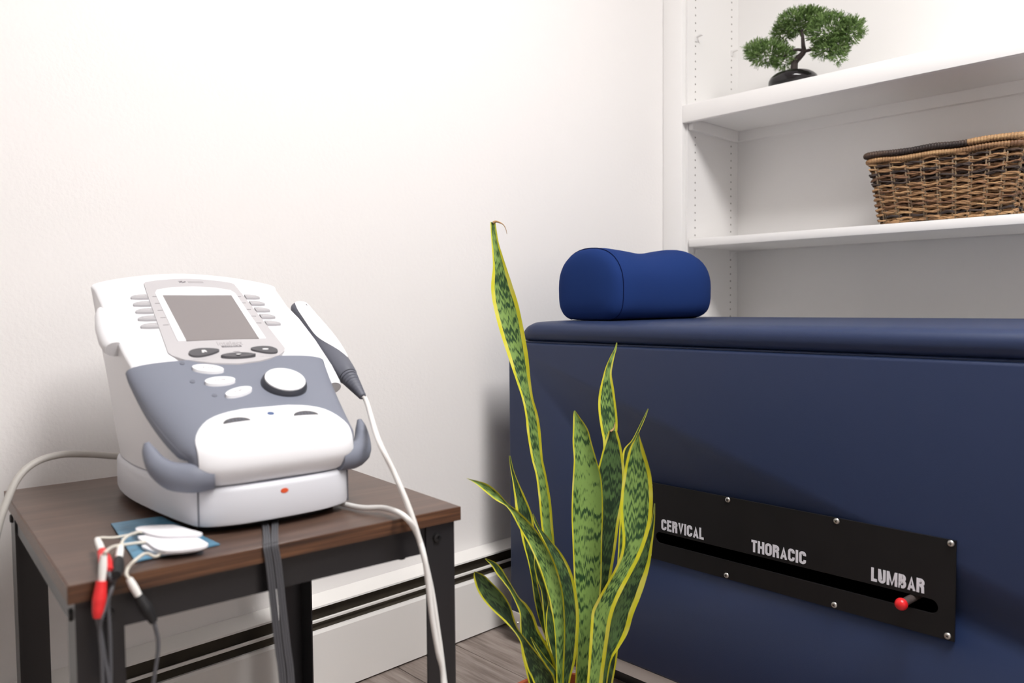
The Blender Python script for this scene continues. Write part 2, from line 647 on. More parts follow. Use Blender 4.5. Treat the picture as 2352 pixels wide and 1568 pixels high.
def block_text(name, word, x0, x1, z0, z1, mat, parent, xf, thick=0.0004):
    gap = 0.075
    tot = sum(GLYPH[c][0] for c in word) + gap * (len(word) - 1)
    V, F = [], []
    cx = 0.0

    def P(x, y, h):
        return xf(x0 + x / tot * (x1 - x0), z0 + y * (z1 - z0), h)
    for c in word:
        w, strokes = GLYPH[c]
        for st_ in strokes:
            pts = [Vector(p) for p in st_]
            n = len(pts)
            Lf, Rt = [], []
            for i in range(n):
                d0 = (pts[i] - pts[i - 1]).normalized() if i else (pts[1] - pts[0]).normalized()
                d1 = (pts[i + 1] - pts[i]).normalized() if i < n - 1 else d0
                nm = Vector((-(d0 + d1).y, (d0 + d1).x)).normalized()
                k = (0.08 if c == 'M' and n == 3 else 0.098) / max(0.45, nm.dot(Vector((-d1.y, d1.x))))
                Lf.append(pts[i] + nm * k)
                Rt.append(pts[i] - nm * k)
            b = len(V)
            for h in (0.0, thick + 0.00004 * (b % 7)):
                for q in Lf + Rt:
                    V.append(P(min(max(q.x, 0), w) + cx, min(max(q.y, 0.0), 1.0), h))
            m = 2 * n
            for i in range(n - 1):
                F.append((b + m + i, b + m + i + 1, b + m + n + i + 1, b + m + n + i))
                F.append((b + i, b + i + 1, b + m + i + 1, b + m + i))
                F.append((b + n + i, b + n + i + 1, b + m + n + i + 1, b + m + n + i))
            F.append((b, b + n, b + m + n, b + m))
            F.append((b + n - 1, b + 2 * n - 1, b + m + 2 * n - 1, b + m + n - 1))
        cx += w + gap
    return mesh_obj(name, V, F, mat, parent)


def ell(cx, cy, rx, ry, n=28, rot=0.0, p=1.0):
    out = []
    for k in range(n):
        a = 2 * PI * k / n
        ca, sa = math.cos(a), math.sin(a)
        x = rx * math.copysign(abs(ca) ** p, ca)
        y = ry * math.copysign(abs(sa) ** p, sa)
        out.append((cx + x * math.cos(rot) - y * math.sin(rot), cy + x * math.sin(rot) + y * math.cos(rot)))
    return out


# ------------------------------------------------------------------ room
RX, RY0, RY1, RZ = 3.3, -2.2, 2.19, 2.45
YS = 1.8873                      # front plane of the built-in shelves
struct(box('floor', (-0.1, RY0 - 0.1, -0.06), (RX + 0.1, RY1 + 0.3, -0.006), 'slab'))
floor = bpy.data.objects['floor']
mesh_cache = {}
PW, PLN = 0.152, 1.22
for i in range(-14, 14):
    y0 = i * PW
    off = (i * 0.47) % PLN
    x = 0.0
    first = True
    while x < RX - 0.01:
        x1 = x + (off if first and off > 0.12 else PLN)
        first = False
        x1 = min(x1, RX)
        key = (round(x1 - x, 3))
        if key not in mesh_cache:
            o = box('plank', (0, 0, -0.006), (x1 - x - 0.0012, PW - 0.0012, 0.0), 'plank', floor, 0.0007, 1)
            mesh_cache[key] = o.data
        else:
            o = bpy.data.objects.new('plank', mesh_cache[key])
            COL.objects.link(o)
            o.parent = floor
        o.location = (x, y0, 0)
        x = x1
struct(box('wall_left', (-0.1, RY0 - 0.1, -0.006), (0, RY1 + 0.3, RZ), 'wall'))
struct(box('wall_back', (0.0, RY1, -0.006), (RX, RY1 + 0.1, RZ), 'wall'))
struct(box('wall_right', (RX, RY0, -0.006), (RX + 0.1, RY1 + 0.1, RZ), 'wall'))
struct(box('wall_front', (0.0, RY0 - 0.1, -0.006), (RX, RY0, RZ), 'wall'))
struct(box('ceiling', (-0.1, RY0 - 0.1, RZ), (RX + 0.1, RY1 + 0.3, RZ + 0.08), 'ceil'))


def ceiling_light(x, y, sx, sy, label):
    e = empty('ceiling_light', (x, y, RZ - 0.06))
    tag(e, label, 'light')
    box('diffuser', (-sx / 2, -sy / 2, -0.0), (sx / 2, sy / 2, 0.02), 'lamp', e)
    t = 0.03
    for nm, lo, hi in (('frame', (-sx / 2 - t, -sy / 2 - t, 0.002), (sx / 2 + t, -sy / 2, 0.06)),
                       ('frame', (-sx / 2 - t, sy / 2, 0.002), (sx / 2 + t, sy / 2 + t, 0.06)),
                       ('frame', (-sx / 2 - t, -sy / 2, 0.002), (-sx / 2, sy / 2, 0.06)),
                       ('frame', (sx / 2, -sy / 2, 0.002), (sx / 2 + t, sy / 2, 0.06))):
        box(nm, lo, hi, 'trim', e)


ceiling_light(1.65, 0.75, 1.2, 0.6, 'white ceiling light panel above the side table and plant')

# baseboard heater along the left wall
ht = empty('baseboard_heater', (0, 0, 0))
tag(ht, 'white metal baseboard heater with dark dusty slots along the left wall', 'heater')
HY0, HY1 = -1.6, 1.85
prism('back_plate', [(0.0003, 0.0), (0.004, 0.0), (0.004, 0.178), (0.0003, 0.178)], 1, HY0, HY1, 'fin', ht)
prism('hood', [(0.0005, 0.1860), (0.036, 0.1785), (0.0405, 0.1770), (0.0410, 0.1735), (0.0395, 0.1735), (0.0390, 0.1760), (0.0005, 0.1830)], 1, HY0, HY1, 'heater', ht)
prism('fin_core', [(0.004, 0.01), (0.026, 0.01), (0.026, 0.170), (0.004, 0.177)], 1, HY0, HY1, 'fin', ht)
prism('damper_lip', [(0.0375, 0.1475), (0.0400, 0.1462), (0.0412, 0.1470), (0.0412, 0.1510), (0.0400, 0.1522), (0.0375, 0.1520)], 1, HY0, HY1, 'heater', ht)
prism('inner_louvre', [(0.0262, 0.149), (0.0345, 0.128), (0.0330, 0.126), (0.0262, 0.143)], 1, HY0, HY1, 'fin', ht)
prism('front_cover', [(0.0350, 0.004), (0.0410, 0.004), (0.0410, 0.1245), (0.0380, 0.1295), (0.0320, 0.1300), (0.0320, 0.1275), (0.0350, 0.1265)], 1, HY0, HY1, 'heater', ht)
prism('kick_base', [(0.004, 0.0), (0.030, 0.0), (0.030, 0.0098), (0.004, 0.0098)], 1, HY0, HY1, 'fin', ht)

# ------------------------------------------------------------------ built-in bookcase
bc = empty('built_in_bookcase', (0, YS, 0))
tag(bc, 'white painted built-in bookcase with peg holes, filling the back wall', 'bookcase')
PX = 0.0655                      # width of the left post
BX1 = 2.3
DY = 0.295                       # depth from the face to the back panel


def bcbox(name, lo, hi, mat='shelf', bev=0.0):
    return box(name, (lo[0], lo[1], lo[2]), (hi[0], hi[1], hi[2]), mat, bc, bev)


bcbox('face_post', (0.001, 0.0, 0.0), (PX, 0.019, RZ - 0.001), 'trim', 0.0015)
bcbox('side_panel', (0.05, 0.0192, 0.0), (PX + 0.0055, DY, RZ - 0.001))
bcbox('face_post', (BX1, 0.0, 0.0), (BX1 + 0.06, 0.019, RZ - 0.001), 'trim', 0.0015)
bcbox('side_panel', (BX1 - 0.005, 0.0192, 0.0), (BX1 + 0.02, DY, RZ - 0.001))
bcbox('back_panel', (PX + 0.0056, DY - 0.004, 0.0), (BX1 - 0.006, DY + 0.0005, RZ - 0.001))
SX0, SX1 = PX + 0.006, BX1 - 0.006
for z0, z1 in ((1.2475, 1.2955), (1.90, 1.948)):
    bcbox('face_rail', (PX + 0.0004, 0.0, z0), (BX1 - 0.0004, 0.019, z1), 'trim', 0.0015)
    bcbox('fixed_shelf', (SX0, 0.0225, z0 + 0.012), (SX1, DY - 0.005, z1 - 0.0015))
    bcbox('shelf_cleat', (SX0, DY - 0.022, z0 - 0.018), (SX1, DY - 0.0042, z0 + 0.0118))
    bcbox('shelf_cleat', (SX0, 0.024, z0 - 0.018), (SX0 + 0.014, DY - 0.0225, z0 + 0.0115))
bcbox('lower_cabinet_top', (SX0, 0.02, 0.40), (SX1, DY - 0.005, 0.43))
# peg holes, two columns on the side panel
V, F = [], []
xh = PX + 0.0057
for yy in (0.058, 0.252):
    z = 0.70
    while z < 1.88:
        if not (1.22 < z < 1.305 or 0.895 < z < 0.925):
            b = len(V)
            for k in range(8):
                a = 2 * PI * k / 8
                V.append(Vector((xh, yy + 0.0025 * math.cos(a), z + 0.0025 * math.sin(a))))
            F.append(tuple(range(b, b + 8)))
        z += 0.0255 * 0.84
hh = mesh_obj('peg_holes', V, F, 'hole', bc)
hh['kind'] = 'stuff'


def peg(yy, z):
    prism('shelf_peg', [(xh + 0.0002, z - 0.0005), (xh + 0.022, z - 0.0005), (xh + 0.022, z - 0.003), (xh + 0.006, z - 0.005), (xh + 0.003, z - 0.016), (xh + 0.0002, z - 0.018)], 1, yy - 0.005, yy + 0.005, 'shelf', bc)


for yy in (0.058, 0.252):
    peg(yy, 1.500)
    peg(yy, 0.8985)
sb = box('shelf_board', (SX0 + 0.008, YS + 0.014, 0.8995), (SX1 - 0.01, YS + DY - 0.006, 0.9215), 'shelf', None, 0.002)
tag(sb, 'white adjustable shelf board on pegs under the wicker basket', 'shelf')

# ------------------------------------------------------------------ treatment table (long navy couch)
YB = 1.16
tt = empty('treatment_table', (0.113, YB, 0))
tag(tt, 'long navy vinyl treatment table with black control plate on its side', 'treatment table')


def T(x, y, z):
    return (x - 0.113, y - YB, z)


BW = 0.66
bm = bmesh.new()
bmesh.ops.create_cube(bm, size=1)
lo, hi = (0.0, 0.0, 0.058), (1.95, BW, 0.6605)
for v in bm.verts:
    v.co = Vector([lo[i] + (v.co[i] + 0.5) * (hi[i] - lo[i]) for i in range(3)])
bmesh.ops.bevel(bm, geom=list(bm.edges), offset=0.006, segments=3, affect='EDGES', profile=0.5)
me = bpy.data.meshes.new('body')
bm.to_mesh(me)
bm.free()
body = link('body', me, 'navy', tt, True, 40)
cut = box('cutter', (0.385, -0.05, 0.295), (0.875, 0.09, 0.345), None)
cut.parent = tt
md = body.modifiers.new('cut', 'BOOLEAN')
md.object = cut
md.operation = 'DIFFERENCE'
md.solver = 'EXACT'
dg = bpy.context.evaluated_depsgraph_get()
nm = bpy.data.meshes.new_from_object(body.evaluated_get(dg))
body.modifiers.clear()
old = body.data
body.data = nm
bpy.data.meshes.remove(old)
nm.name = 'body'
bpy.data.objects.remove(cut)
# lining of the slot cavity, open to the front
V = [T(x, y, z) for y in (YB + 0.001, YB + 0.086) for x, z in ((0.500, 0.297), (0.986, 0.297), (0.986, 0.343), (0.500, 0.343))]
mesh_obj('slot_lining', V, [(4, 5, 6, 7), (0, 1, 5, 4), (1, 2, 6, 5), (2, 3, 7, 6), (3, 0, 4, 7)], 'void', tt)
# padded top
top = []
CL = 1.90
prof = []
prof_pts = [(0.016, 0.6625), (0.004, 0.668), (-0.002, 0.679), (0.000, 0.692), (0.010, 0.7005), (0.035, 0.7045), (0.12, 0.7055)]
half = cr([(a, b, 0) for a, b in prof_pts], 4)
ring = [(p.x, p.y) for p in half]
grid = []
nx = 56
for i in range(nx + 1):
    t = 0.5 - 0.5 * math.cos(PI * i / nx)
    x = t * CL
    ex = min(t, 1 - t) * CL
    row = []
    e = min(1.0, ex / 0.05)
    inset = 0.03 * (1 - math.sqrt(max(0, 1 - (1 - e) ** 2)))
    for (yy, zz) in ring:
        k = math.sqrt(max(0.0, 1 - (1 - e) ** 2))
        zm = 0.6625 + (zz - 0.6625) * (0.15 + 0.85 * k)
        row.append(Vector((0.028 + x, max(yy, -0.002) + inset, zm)))
    for (yy, zz) in reversed(ring):
        zm = 0.6625 + (zz - 0.6625) * (0.15 + 0.85 * k)
        row.append(Vector((0.028 + x, BW - max(yy, -0.002) - inset, zm)))
    grid.append(row)
V = [p for r in grid for p in r]
n = len(grid[0])
F = []
for i in range(nx):
    for j in range(n):
        j2 = (j + 1) % n
        F.append((i * n + j, i * n + j2, (i + 1) * n + j2, (i + 1) * n + j))
F.append(tuple(range(n)))
F.append(tuple(nx * n + j for j in range(n)))
mesh_obj('padded_top', V, F, 'navy', tt, True, 50)
pp = [T(0.16 + 1.75 * i / 20, YB + 0.010, 0.6612) for i in range(21)]
tube('piping', pp, 0.0032, 'navy', tt, 8, 0)
box('base_strip', T(0.115 + 0.02, YB + 0.003, 0.034), T(2.05, YB + 0.02, 0.0578), 'steelstrip', tt)
box('base_frame', T(0.16, YB + 0.03, 0.0), T(2.0, YB + BW - 0.03, 0.0575), 'blackmetal', tt)
br = box('corner_bracket', T(0.1135, YB - 0.003, 0.030), T(0.150, YB + 0.0025, 0.072), 'steelstrip', tt, 0.002)
lathe('screw', [(0.0001, 0), (0.0035, 0.0), (0.003, 0.0015), (0.001, 0.002)], 'steel', br, 12, T(0.139, YB - 0.003, 0.05), axis=(0, -1, 0))
# control plate with a long slot
PX0, PX1, PZ0, PZ1 = 0.4785, 0.998, 0.2755, 0.4150
SL0, SL1, SZ, SH = 0.503, 0.977, 0.3170, 0.0102
xs = [PX0, SL0 - 0.004]
for k in range(13):
    xs.append(SL0 + SH - SH * math.cos(PI / 2 * k / 12))
for k in range(1, 20):
    xs.append(SL0 + SH + (SL1 - SL0 - 2 * SH) * k / 20)
for k in range(13):
    xs.append(SL1 - SH + SH * math.sin(PI / 2 * k / 12))
xs += [SL1 + 0.004, PX1]


def hslot(x):
    if x <= SL0 or x >= SL1:
        return 0.0
    if x < SL0 + SH:
        return math.sqrt(max(0, SH ** 2 - (SL0 + SH - x) ** 2))
    if x > SL1 - SH:
        return math.sqrt(max(0, SH ** 2 - (x - SL1 + SH) ** 2))
    return SH


V, F = [], []
yf, yk = YB - 0.004, YB - 0.0005
for x in xs:
    h = hslot(x)
    for y in (yf, yk):
        V += [Vector(T(x, y, PZ1)), Vector(T(x, y, SZ + h)), Vector(T(x, y, SZ - h)), Vector(T(x, y, PZ0))]
for i in range(len(xs) - 1):
    a, b = i * 8, (i + 1) * 8
    F += [(a, a + 1, b + 1, b), (a + 2, a + 3, b + 3, b + 2), (a + 4, b + 4, b + 5, a + 5), (a + 6, b + 6, b + 7, a + 7)]
    F += [(a, b, b + 4, a + 4), (a + 3, a + 7, b + 7, b + 3)]
    if hslot(xs[i]) > 0 or hslot(xs[i + 1]) > 0:
        F += [(a + 1, a + 5, b + 5, b + 1), (a + 2, b + 2, b + 6, a + 6)]
l = (len(xs) - 1) * 8
F += [(0, 4, 5, 1), (2, 6, 7, 3), (l, l + 1, l + 5, l + 4), (l + 2, l + 3, l + 7, l + 6)]
plt = mesh_obj('control_plate', V, F, 'blackplate', tt)
bm = bmesh.new()
bm.from_mesh(plt.data)
bmesh.ops.remove_doubles(bm, verts=bm.verts, dist=1e-6)
bmesh.ops.recalc_face_normals(bm, faces=bm.faces)
bm.to_mesh(plt.data)
bm.free()
for w, x0, x1 in (('CERVICAL', 0.5165, 0.6045), ('THORACIC', 0.6945, 0.7875), ('LUMBAR', 0.8865, 0.9595)):
    block_text('lettering', w, x0, x1, 0.3325, 0.3525, 'print', plt, lambda x, y, h: Vector(T(x, yf - 0.0002 - h, y)))
for x in (0.492, 0.6505, 0.8345, 0.9915):
    for z in (0.4105, 0.2815):
        if z < 0.3 and x == 0.492:
            pass
        sx_ = x - (0.002 if z < 0.3 else 0)
        sw = lathe('screw', [(0.0047, 0.0), (0.0045, 0.001), (0.0034, 0.0021), (0.0030, 0.0023)], 'steel', tt, 14, T(sx_, yf, z), axis=(0, -1, 0))
        V, F = [], []
        an = rnd.uniform(0, PI / 2)
        for k_ in (0, 1):
            c_, s_ = math.cos(an + k_ * PI / 2), math.sin(an + k_ * PI / 2)
            b_ = len(V)
            for yy_ in (yf - 0.0020, yf - 0.00245):
                for u_, v_ in ((-0.0023, -0.0005), (0.0023, -0.0005), (0.0023, 0.0005), (-0.0023, 0.0005)):
                    V.append(Vector(T(sx_ + u_ * c_ - v_ * s_, yy_, z + u_ * s_ + v_ * c_)))
            F += [(b_ + 4, b_ + 5, b_ + 6, b_ + 7), (b_, b_ + 1, b_ + 5, b_ + 4), (b_ + 1, b_ + 2, b_ + 6, b_ + 5), (b_ + 2, b_ + 3, b_ + 7, b_ + 6), (b_ + 3, b_, b_ + 4, b_ + 7)]
        mesh_obj('cross_recess', V, F, 'bolt', sw)
kn = on(2070, 1387, 1, 1.128)
lv = tube('lever_rod', [T(*(kn + Vector((0.012, 0.10, 0.004)))), T(*kn)], 0.0055, 'bark', tt, 10, 1)
kp = Vector(T(*kn))
lathe('lever_knob', [(0.0085 * math.sin(PI * k / 12) + 1e-5, -0.0085 * math.cos(PI * k / 12)) for k in range(13)], 'red', lv, 20, kp)

# ------------------------------------------------------------------ neck pillow
pil = empty('neck_pillow', (0.268, 1.255, 0.7062))
tag(pil, 'royal blue fabric half-round neck pillow lying on the navy treatment table', 'pillow')


def pil_section(rx, h, n=40):
    """half-round outline: flat base, straight lower sides, domed top"""
    pts = []
    for k in range(n):
        a = 2 * PI * k / n - PI / 2
        ca, sa = math.cos(a), math.sin(a)
        x = rx * math.copysign(abs(ca) ** 0.72, ca)
        z = sa
        if z < 0:
            zz = h * 0.46 * (1 - abs(z) ** 0.55)
            x = rx * math.copysign(abs(ca) ** 0.42, ca)
        else:
            zz = h * 0.46 + h * 0.54 * abs(z) ** 0.9
            x = rx * math.copysign(abs(ca) ** 0.86, ca)
        pts.append((x, zz))
    return pts


PLN_ = 0.335
stations = [(0.0, 0.086, 0.150), (0.02, 0.0875, 0.152), (0.07, 0.085, 0.1495), (0.13, 0.081, 0.1450), (0.18, 0.081, 0.1480), (0.24, 0.087, 0.1570), (0.275, 0.0885, 0.1585), (0.305, 0.083, 0.150), (0.328, 0.068, 0.128), (0.345, 0.042, 0.088), (0.350, 0.008, 0.04)]
st = cr([(a * 1.06, b, c) for a, b, c in stations], 4)
V, F = [], []
n = 40
for s in st:
    hmax = s.z
    sec = pil_section(s.y, s.z, n)
    zc = 0.075
    for x, z in sec:
        if s.x > 0.300:
            z = z + (0.152 - s.z) * 0.42
        V.append(Vector((x, s.x, z)))
for i in range(len(st) - 1):
    for k in range(n):
        k2 = (k + 1) % n
        F.append((i * n + k, i * n + k2, (i + 1) * n + k2, (i + 1) * n + k))
F.append(tuple((len(st) - 1) * n + k for k in range(n)))
F.append(tuple(range(n))[::-1])
mesh_obj('pillow_body', V, F, 'navy_fab', pil, True, 70)
V, F = [], []
for i, (sc_, yo) in enumerate(((1.0, -0.0005), (0.985, -0.006), (0.93, -0.013), (0.78, -0.019), (0.5, -0.022), (0.1, -0.023))):
    sec = pil_section(0.086, 0.150, n)
    for x, z in sec:
        V.append(Vector((x * sc_, yo, 0.075 + (z - 0.075) * sc_)))
for i in range(5):
    for k in range(n):
        k2 = (k + 1) % n
        F.append((i * n + k, (i + 1) * n + k, (i + 1) * n + k2, i * n + k2))
F.append(tuple(5 * n + k for k in range(n)))
F.append(tuple(range(n)))
mesh_obj('end_cap', V, F, 'navy_fab', pil, True, 70)
sec = pil_section(0.0866, 0.1508, n)
tube('seam', [(x, -0.001, z) for x, z in sec[2:-1]], 0.0011, 'seam', pil, 6, 0)
pil.rotation_euler = (0, 0, math.radians(0))

# ------------------------------------------------------------------ side table
TA = math.radians(5.0)
tb = empty('side_table', (0.5601, 0.1881, 0), PI / 2 - TA)
tag(tb, 'small side table with walnut laminate top and black angle-iron legs', 'table')
TW, TD, TH, TT = 0.431, 0.479, 0.49, 0.0168
TB2 = TH - TT
box('tabletop', (0.0006, 0.0006, TB2), (TW - 0.0006, TD - 0.0006, TH), 'tabletop', tb, 0.0006, 1)
for nm_, lo, hi in (('edge_band', (0, -0.0004, TB2), (TW, 0.0004, TH - 0.0004)), ('edge_band', (0, TD - 0.0004, TB2), (TW, TD + 0.0004, TH - 0.0004)),
                    ('edge_band', (-0.0004, 0.0004, TB2), (0.0004, TD - 0.0004, TH - 0.0004)), ('edge_band', (TW - 0.0004, 0.0004, TB2), (TW + 0.0004, TD - 0.0004, TH - 0.0004))):
    box(nm_, lo, hi, 'edge', tb)
LF, LT = 0.041, 0.0022
ins = 0.006
for ix in (0, 1):
    for iy in (0, 1):
        sx = 1 if ix == 0 else -1
        sy = 1 if iy == 0 else -1
        cx = ins if ix == 0 else TW - ins
        cy = ins if iy == 0 else TD - ins
        pts = [(0, 0), (LF, 0), (LF, LT), (LT, LT), (LT, LF), (0, LF)]
        pts = [(cx + sx * a, cy + sy * b) for a, b in pts]
        if sx * sy < 0:
            pts = pts[::-1]
        leg = prism('leg', pts, 2, 0.0, TB2 - 0.0005, 'blackmetal', tb)
        lathe('bolt', [(0.0062, 0), (0.0062, 0.001), (0.005, 0.003), (0.0025, 0.0034), (0.0022, 0.0018), (0.0003, 0.0018)], 'bolt', leg, 14,
              (cx + sx * 0.026, cy - sy * 0.0001, TH - 0.0345), axis=(0, -sy, 0))
        lathe('bolt', [(0.0062, 0), (0.0062, 0.001), (0.005, 0.003), (0.0025, 0.0034)], 'bolt', leg, 14,
              (cx - sx * 0.0001, cy + sy * 0.018, TH - 0.0345), axis=(-sx, 0, 0))
AP = 0.0345
i2 = ins + LT + 0.0004
g = LF * 0.75
box('apron', (ins + g, i2, TB2 - AP), (TW - ins - g, i2 + 0.002, TB2 - 0.0006), 'blackmetal', tb)
box('apron', (ins + g, TD - i2 - 0.002, TB2 - AP), (TW - ins - g, TD - i2, TB2 - 0.0006), 'blackmetal', tb)
box('apron', (i2, ins + g, TB2 - AP), (i2 + 0.002, TD - ins - g, TB2 - 0.0006), 'blackmetal', tb)
box('apron', (TW - i2 - 0.002, ins + g, TB2 - AP), (TW - i2, TD - ins - g, TB2 - 0.0006), 'blackmetal', tb)
lathe('apron_screw', [(0.005, 0.0), (0.005, 0.003), (0.003, 0.004)], 'bolt', tb, 12, (0.355, i2 + 0.008, TB2 - AP + 0.0005), axis=(0, 0, -1))
# ------------------------------------------------------------------ electrotherapy unit
DA = math.radians(5.0)
dv = empty('electrotherapy_unit', (0.5200, 0.4216, TH + 0.0003), PI / 2 - DA)
tag(dv, 'white and grey electrotherapy unit with screen and dial on the side table', 'medical device')
DM = Matrix.Translation(Vector((0.5200, 0.4216, TH + 0.0003))) @ Matrix.Rotation(PI / 2 - DA, 4, 'Z')
DMI = DM.inverted()


def zf(x, y):
    return 0.175 + 0.574 * (y - 0.14) - 0.004 * (x / 0.125) ** 2


def zcap(x, y):
    k = min(1.0, max(0.0, (0.160 - y) / 0.010))
    return zf(x, y) - 0.016 * k


def outline(half, n=8):
    pts = [(x, y, 0) for x, y in half] + [(-x, y, 0) for x, y in half[-2:0:-1]]
    return [(p.x, p.y) for p in cr(pts, n, True)]


base_half = [(0, 0.0), (0.04, 0.0015), (0.07, 0.0085), (0.089, 0.0215), (0.0975, 0.05), (0.1075, 0.115), (0.1155, 0.19), (0.1165, 0.25), (0.110, 0.305), (0.094, 0.331), (0.05, 0.341), (0, 0.343)]
bo = outline(base_half, 6)


def scaled(o, k, cy=0.17):
    return [(x * (1 - k / 0.11), cy + (y - cy) * (1 - k / 0.17)) for x, y in o]


def stack(name, layers, mat, parent, auto=50):
    V, F = [], []
    n = len(layers[0][0])
    for o, z in layers:
        for x, y in o:
            V.append(Vector((x, y, z)))
    for i in range(len(layers) - 1):
        for k in range(n):
            k2 = (k + 1) % n
            F.append((i * n + k, i * n + k2, (i + 1) * n + k2, (i + 1) * n + k))
    F.append(tuple(range(n))[::-1])
    F.append(tuple((len(layers) - 1) * n + k for k in range(n)))
    return mesh_obj(name, V, F, mat, parent, True, auto)


stack('base', [(scaled(bo, 0.005), 0.0085), (scaled(bo, 0.001), 0.010), (bo, 0.014), (scaled(bo, 0.0), 0.046), (scaled(bo, 0.0012), 0.0502), (scaled(bo, 0.004), 0.0522)], 'dbase', dv)
stack('gasket', [(scaled(bo, 0.006), 0.0521), (scaled(bo, 0.006), 0.0537)], 'dgroove', dv)
stack('underside', [(scaled(bo, 0.014), 0.004), (scaled(bo, 0.012), 0.0084)], 'blackrub', dv)
for x, y in ((-0.07, 0.05), (0.07, 0.05), (-0.08, 0.28), (0.08, 0.28)):
    lathe('rubber_foot', [(0.012, 0.0), (0.0125, 0.0041)], 'blackrub', dv, 16, (x, y, 0))
for sx in (-1, 1):
    box('seam_line', (sx * 0.0893 - 0.0006, 0.0205, 0.0105), (sx * 0.0893 + 0.0006, 0.0225, 0.0515), 'dgroove', dv)

# main white housing
bh = [(0, 0.035), (0.05, 0.035), (0.078, 0.045), (0.092, 0.07), (0.1035, 0.125), (0.111, 0.19), (0.1115, 0.25), (0.106, 0.300), (0.090, 0.322), (0.05, 0.333), (0, 0.335)]
th = [(0, 0.07), (0.05, 0.07), (0.085, 0.075), (0.103, 0.10), (0.1180, 0.145), (0.1245, 0.185), (0.1262, 0.27), (0.1268, 0.322), (0.1245, 0.339), (0.07, 0.354), (0, 0.361)]
b_o, t_o = outline(bh, 6), outline(th, 6)
V, F = [], []
n = len(b_o)
LV = 8
for i in range(LV + 1):
    t = i / LV
    k = t ** 0.85
    for (x0, y0), (x1, y1) in zip(b_o, t_o):
        zt = zcap(x1, y1) - 0.0045
        if i == LV:
            V.append(Vector((x1, y1, zt)))
        else:
            V.append(Vector((x0 + (x1 - x0) * k, y0 + (y1 - y0) * k, 0.0537 + (zt - 0.0537) * t)))
for ins_, dz in ((0.0012, 0.003), (0.0045, 0.0045)):
    for (x1, y1) in t_o:
        x2 = x1 * (1 - ins_ / 0.12)
        y2 = 0.2 + (y1 - 0.2) * (1 - ins_ / 0.16)
        V.append(Vector((x2, y2, zcap(x2, y2) - 0.0045 + dz)))
rows = LV + 3
for i in range(rows - 1):
    for k in range(n):
        k2 = (k + 1) % n
        F.append((i * n + k, i * n + k2, (i + 1) * n + k2, (i + 1) * n + k))
F.append(tuple(range(n))[::-1])
lastrow = [(V[(rows - 1) * n + k].x, V[(rows - 1) * n + k].y) for k in range(n)]
housing = mesh_obj('housing', V, F, 'dwhite', dv, True, 50)
plate('top_cover', lastrow, zcap, 0.0001, 0.003, 'dwhite', dv, 0.008)

# slate hood and white front cover share one shield surface
PR = [(0.0175, 0.0515, 0.086, 0.010), (0.006, 0.0575, 0.0915, 0.018), (-0.0025, 0.074, 0.0955, 0.024), (0.0005, 0.094, 0.0985, 0.027), (0.0115, 0.108, 0.102, 0.030),
      (0.030, 0.1185, 0.1065, 0.033), (0.060, 0.1335, 0.1125, 0.034), (0.100, 0.1535, 0.1195, 0.030), (0.140, 0.1765, 0.1255, 0.022), (0.1545, 0.1850, 0.1270, 0.016)]
SUB = 5
pp_ = cr([Vector((a, b, 0)) for a, b, c, d in PR], SUB)
ww = cr([Vector((c, d, 0)) for a, b, c, d in PR], SUB)


def shield(i, x, off):
    p = pp_[i]
    q = pp_[min(i + 1, len(pp_) - 1)] - pp_[max(i - 1, 0)]
    q.normalize()
    nrm = Vector((-q.y, q.x))              # outward normal of the profile (y, z)
    W, D = ww[i].x, ww[i].y
    r = min(1.0, abs(x) / W)
    s = r ** (1 / 0.55)
    c = math.sqrt(max(0.0, 1 - s * s))
    drop = D * (1 - c ** 0.75)
    y = p.x + nrm.x * (off - drop)
    z = p.y + nrm.y * (off - drop)
    return Vector((x + math.copysign(off * 0.4 * r ** 4, x), y, z))


def shield_strip(rows_x, off, th_):
    g1, g2 = [], []
    for i, xl in rows_x:
        g1.append([shield(i, x, off) for x in xl])
        g2.append([shield(i, x * 0.985, off - th_) for x in xl])
    return g1, g2


def spread(W, n=32):
    out = []
    for k in range(n + 1):
        t = -1 + 2 * k / n
        out.append(W * math.sin(t * PI / 2))
    return out


rows_x = [(i, spread(ww[i].x)) for i in range(2 * SUB, len(pp_))]
g1, g2 = shield_strip(rows_x, 0.0, 0.004)
sheet('hood', g1, g2, 'dgrey', dv, 60)
# front cover outline: half width as a function of the profile
xm_tab = [(-0.01, 0.0915), (0.012, 0.0915), (0.018, 0.0905), (0.024, 0.088), (0.031, 0.083), (0.037, 0.077), (0.042, 0.0705), (0.046, 0.061), (0.049, 0.051), (0.0512, 0.040), (0.0530, 0.025), (0.0538, 0.002)]


def xm(y):
    for (a, wa), (b, wb) in zip(xm_tab, xm_tab[1:]):
        if a <= y <= b:
            return wa + (wb - wa) * (y - a) / (b - a)
    return 0.002 if y > 0.05 else 0.0915


# finer profile for the cover
SUBF = 14
pp_s, ww_s = pp_, ww
pp_ = cr([Vector((a, b, 0)) for a, b, c, d in PR], SUBF)
ww = cr([Vector((c, d, 0)) for a, b, c, d in PR], SUBF)
_shield5 = shield


def shield_f(i, x, off):
    p = pp_[i]
    q = pp_[min(i + 1, len(pp_) - 1)] - pp_[max(i - 1, 0)]
    q.normalize()
    nrm = Vector((-q.y, q.x))
    W, D = ww[i].x, ww[i].y
    r = min(1.0, abs(x) / W)
    s = r ** (1 / 0.55)
    c = math.sqrt(max(0.0, 1 - s * s))
    drop = D * (1 - c ** 0.75)
    return Vector((x, p.x + nrm.x * (off - drop), p.y + nrm.y * (off - drop)))


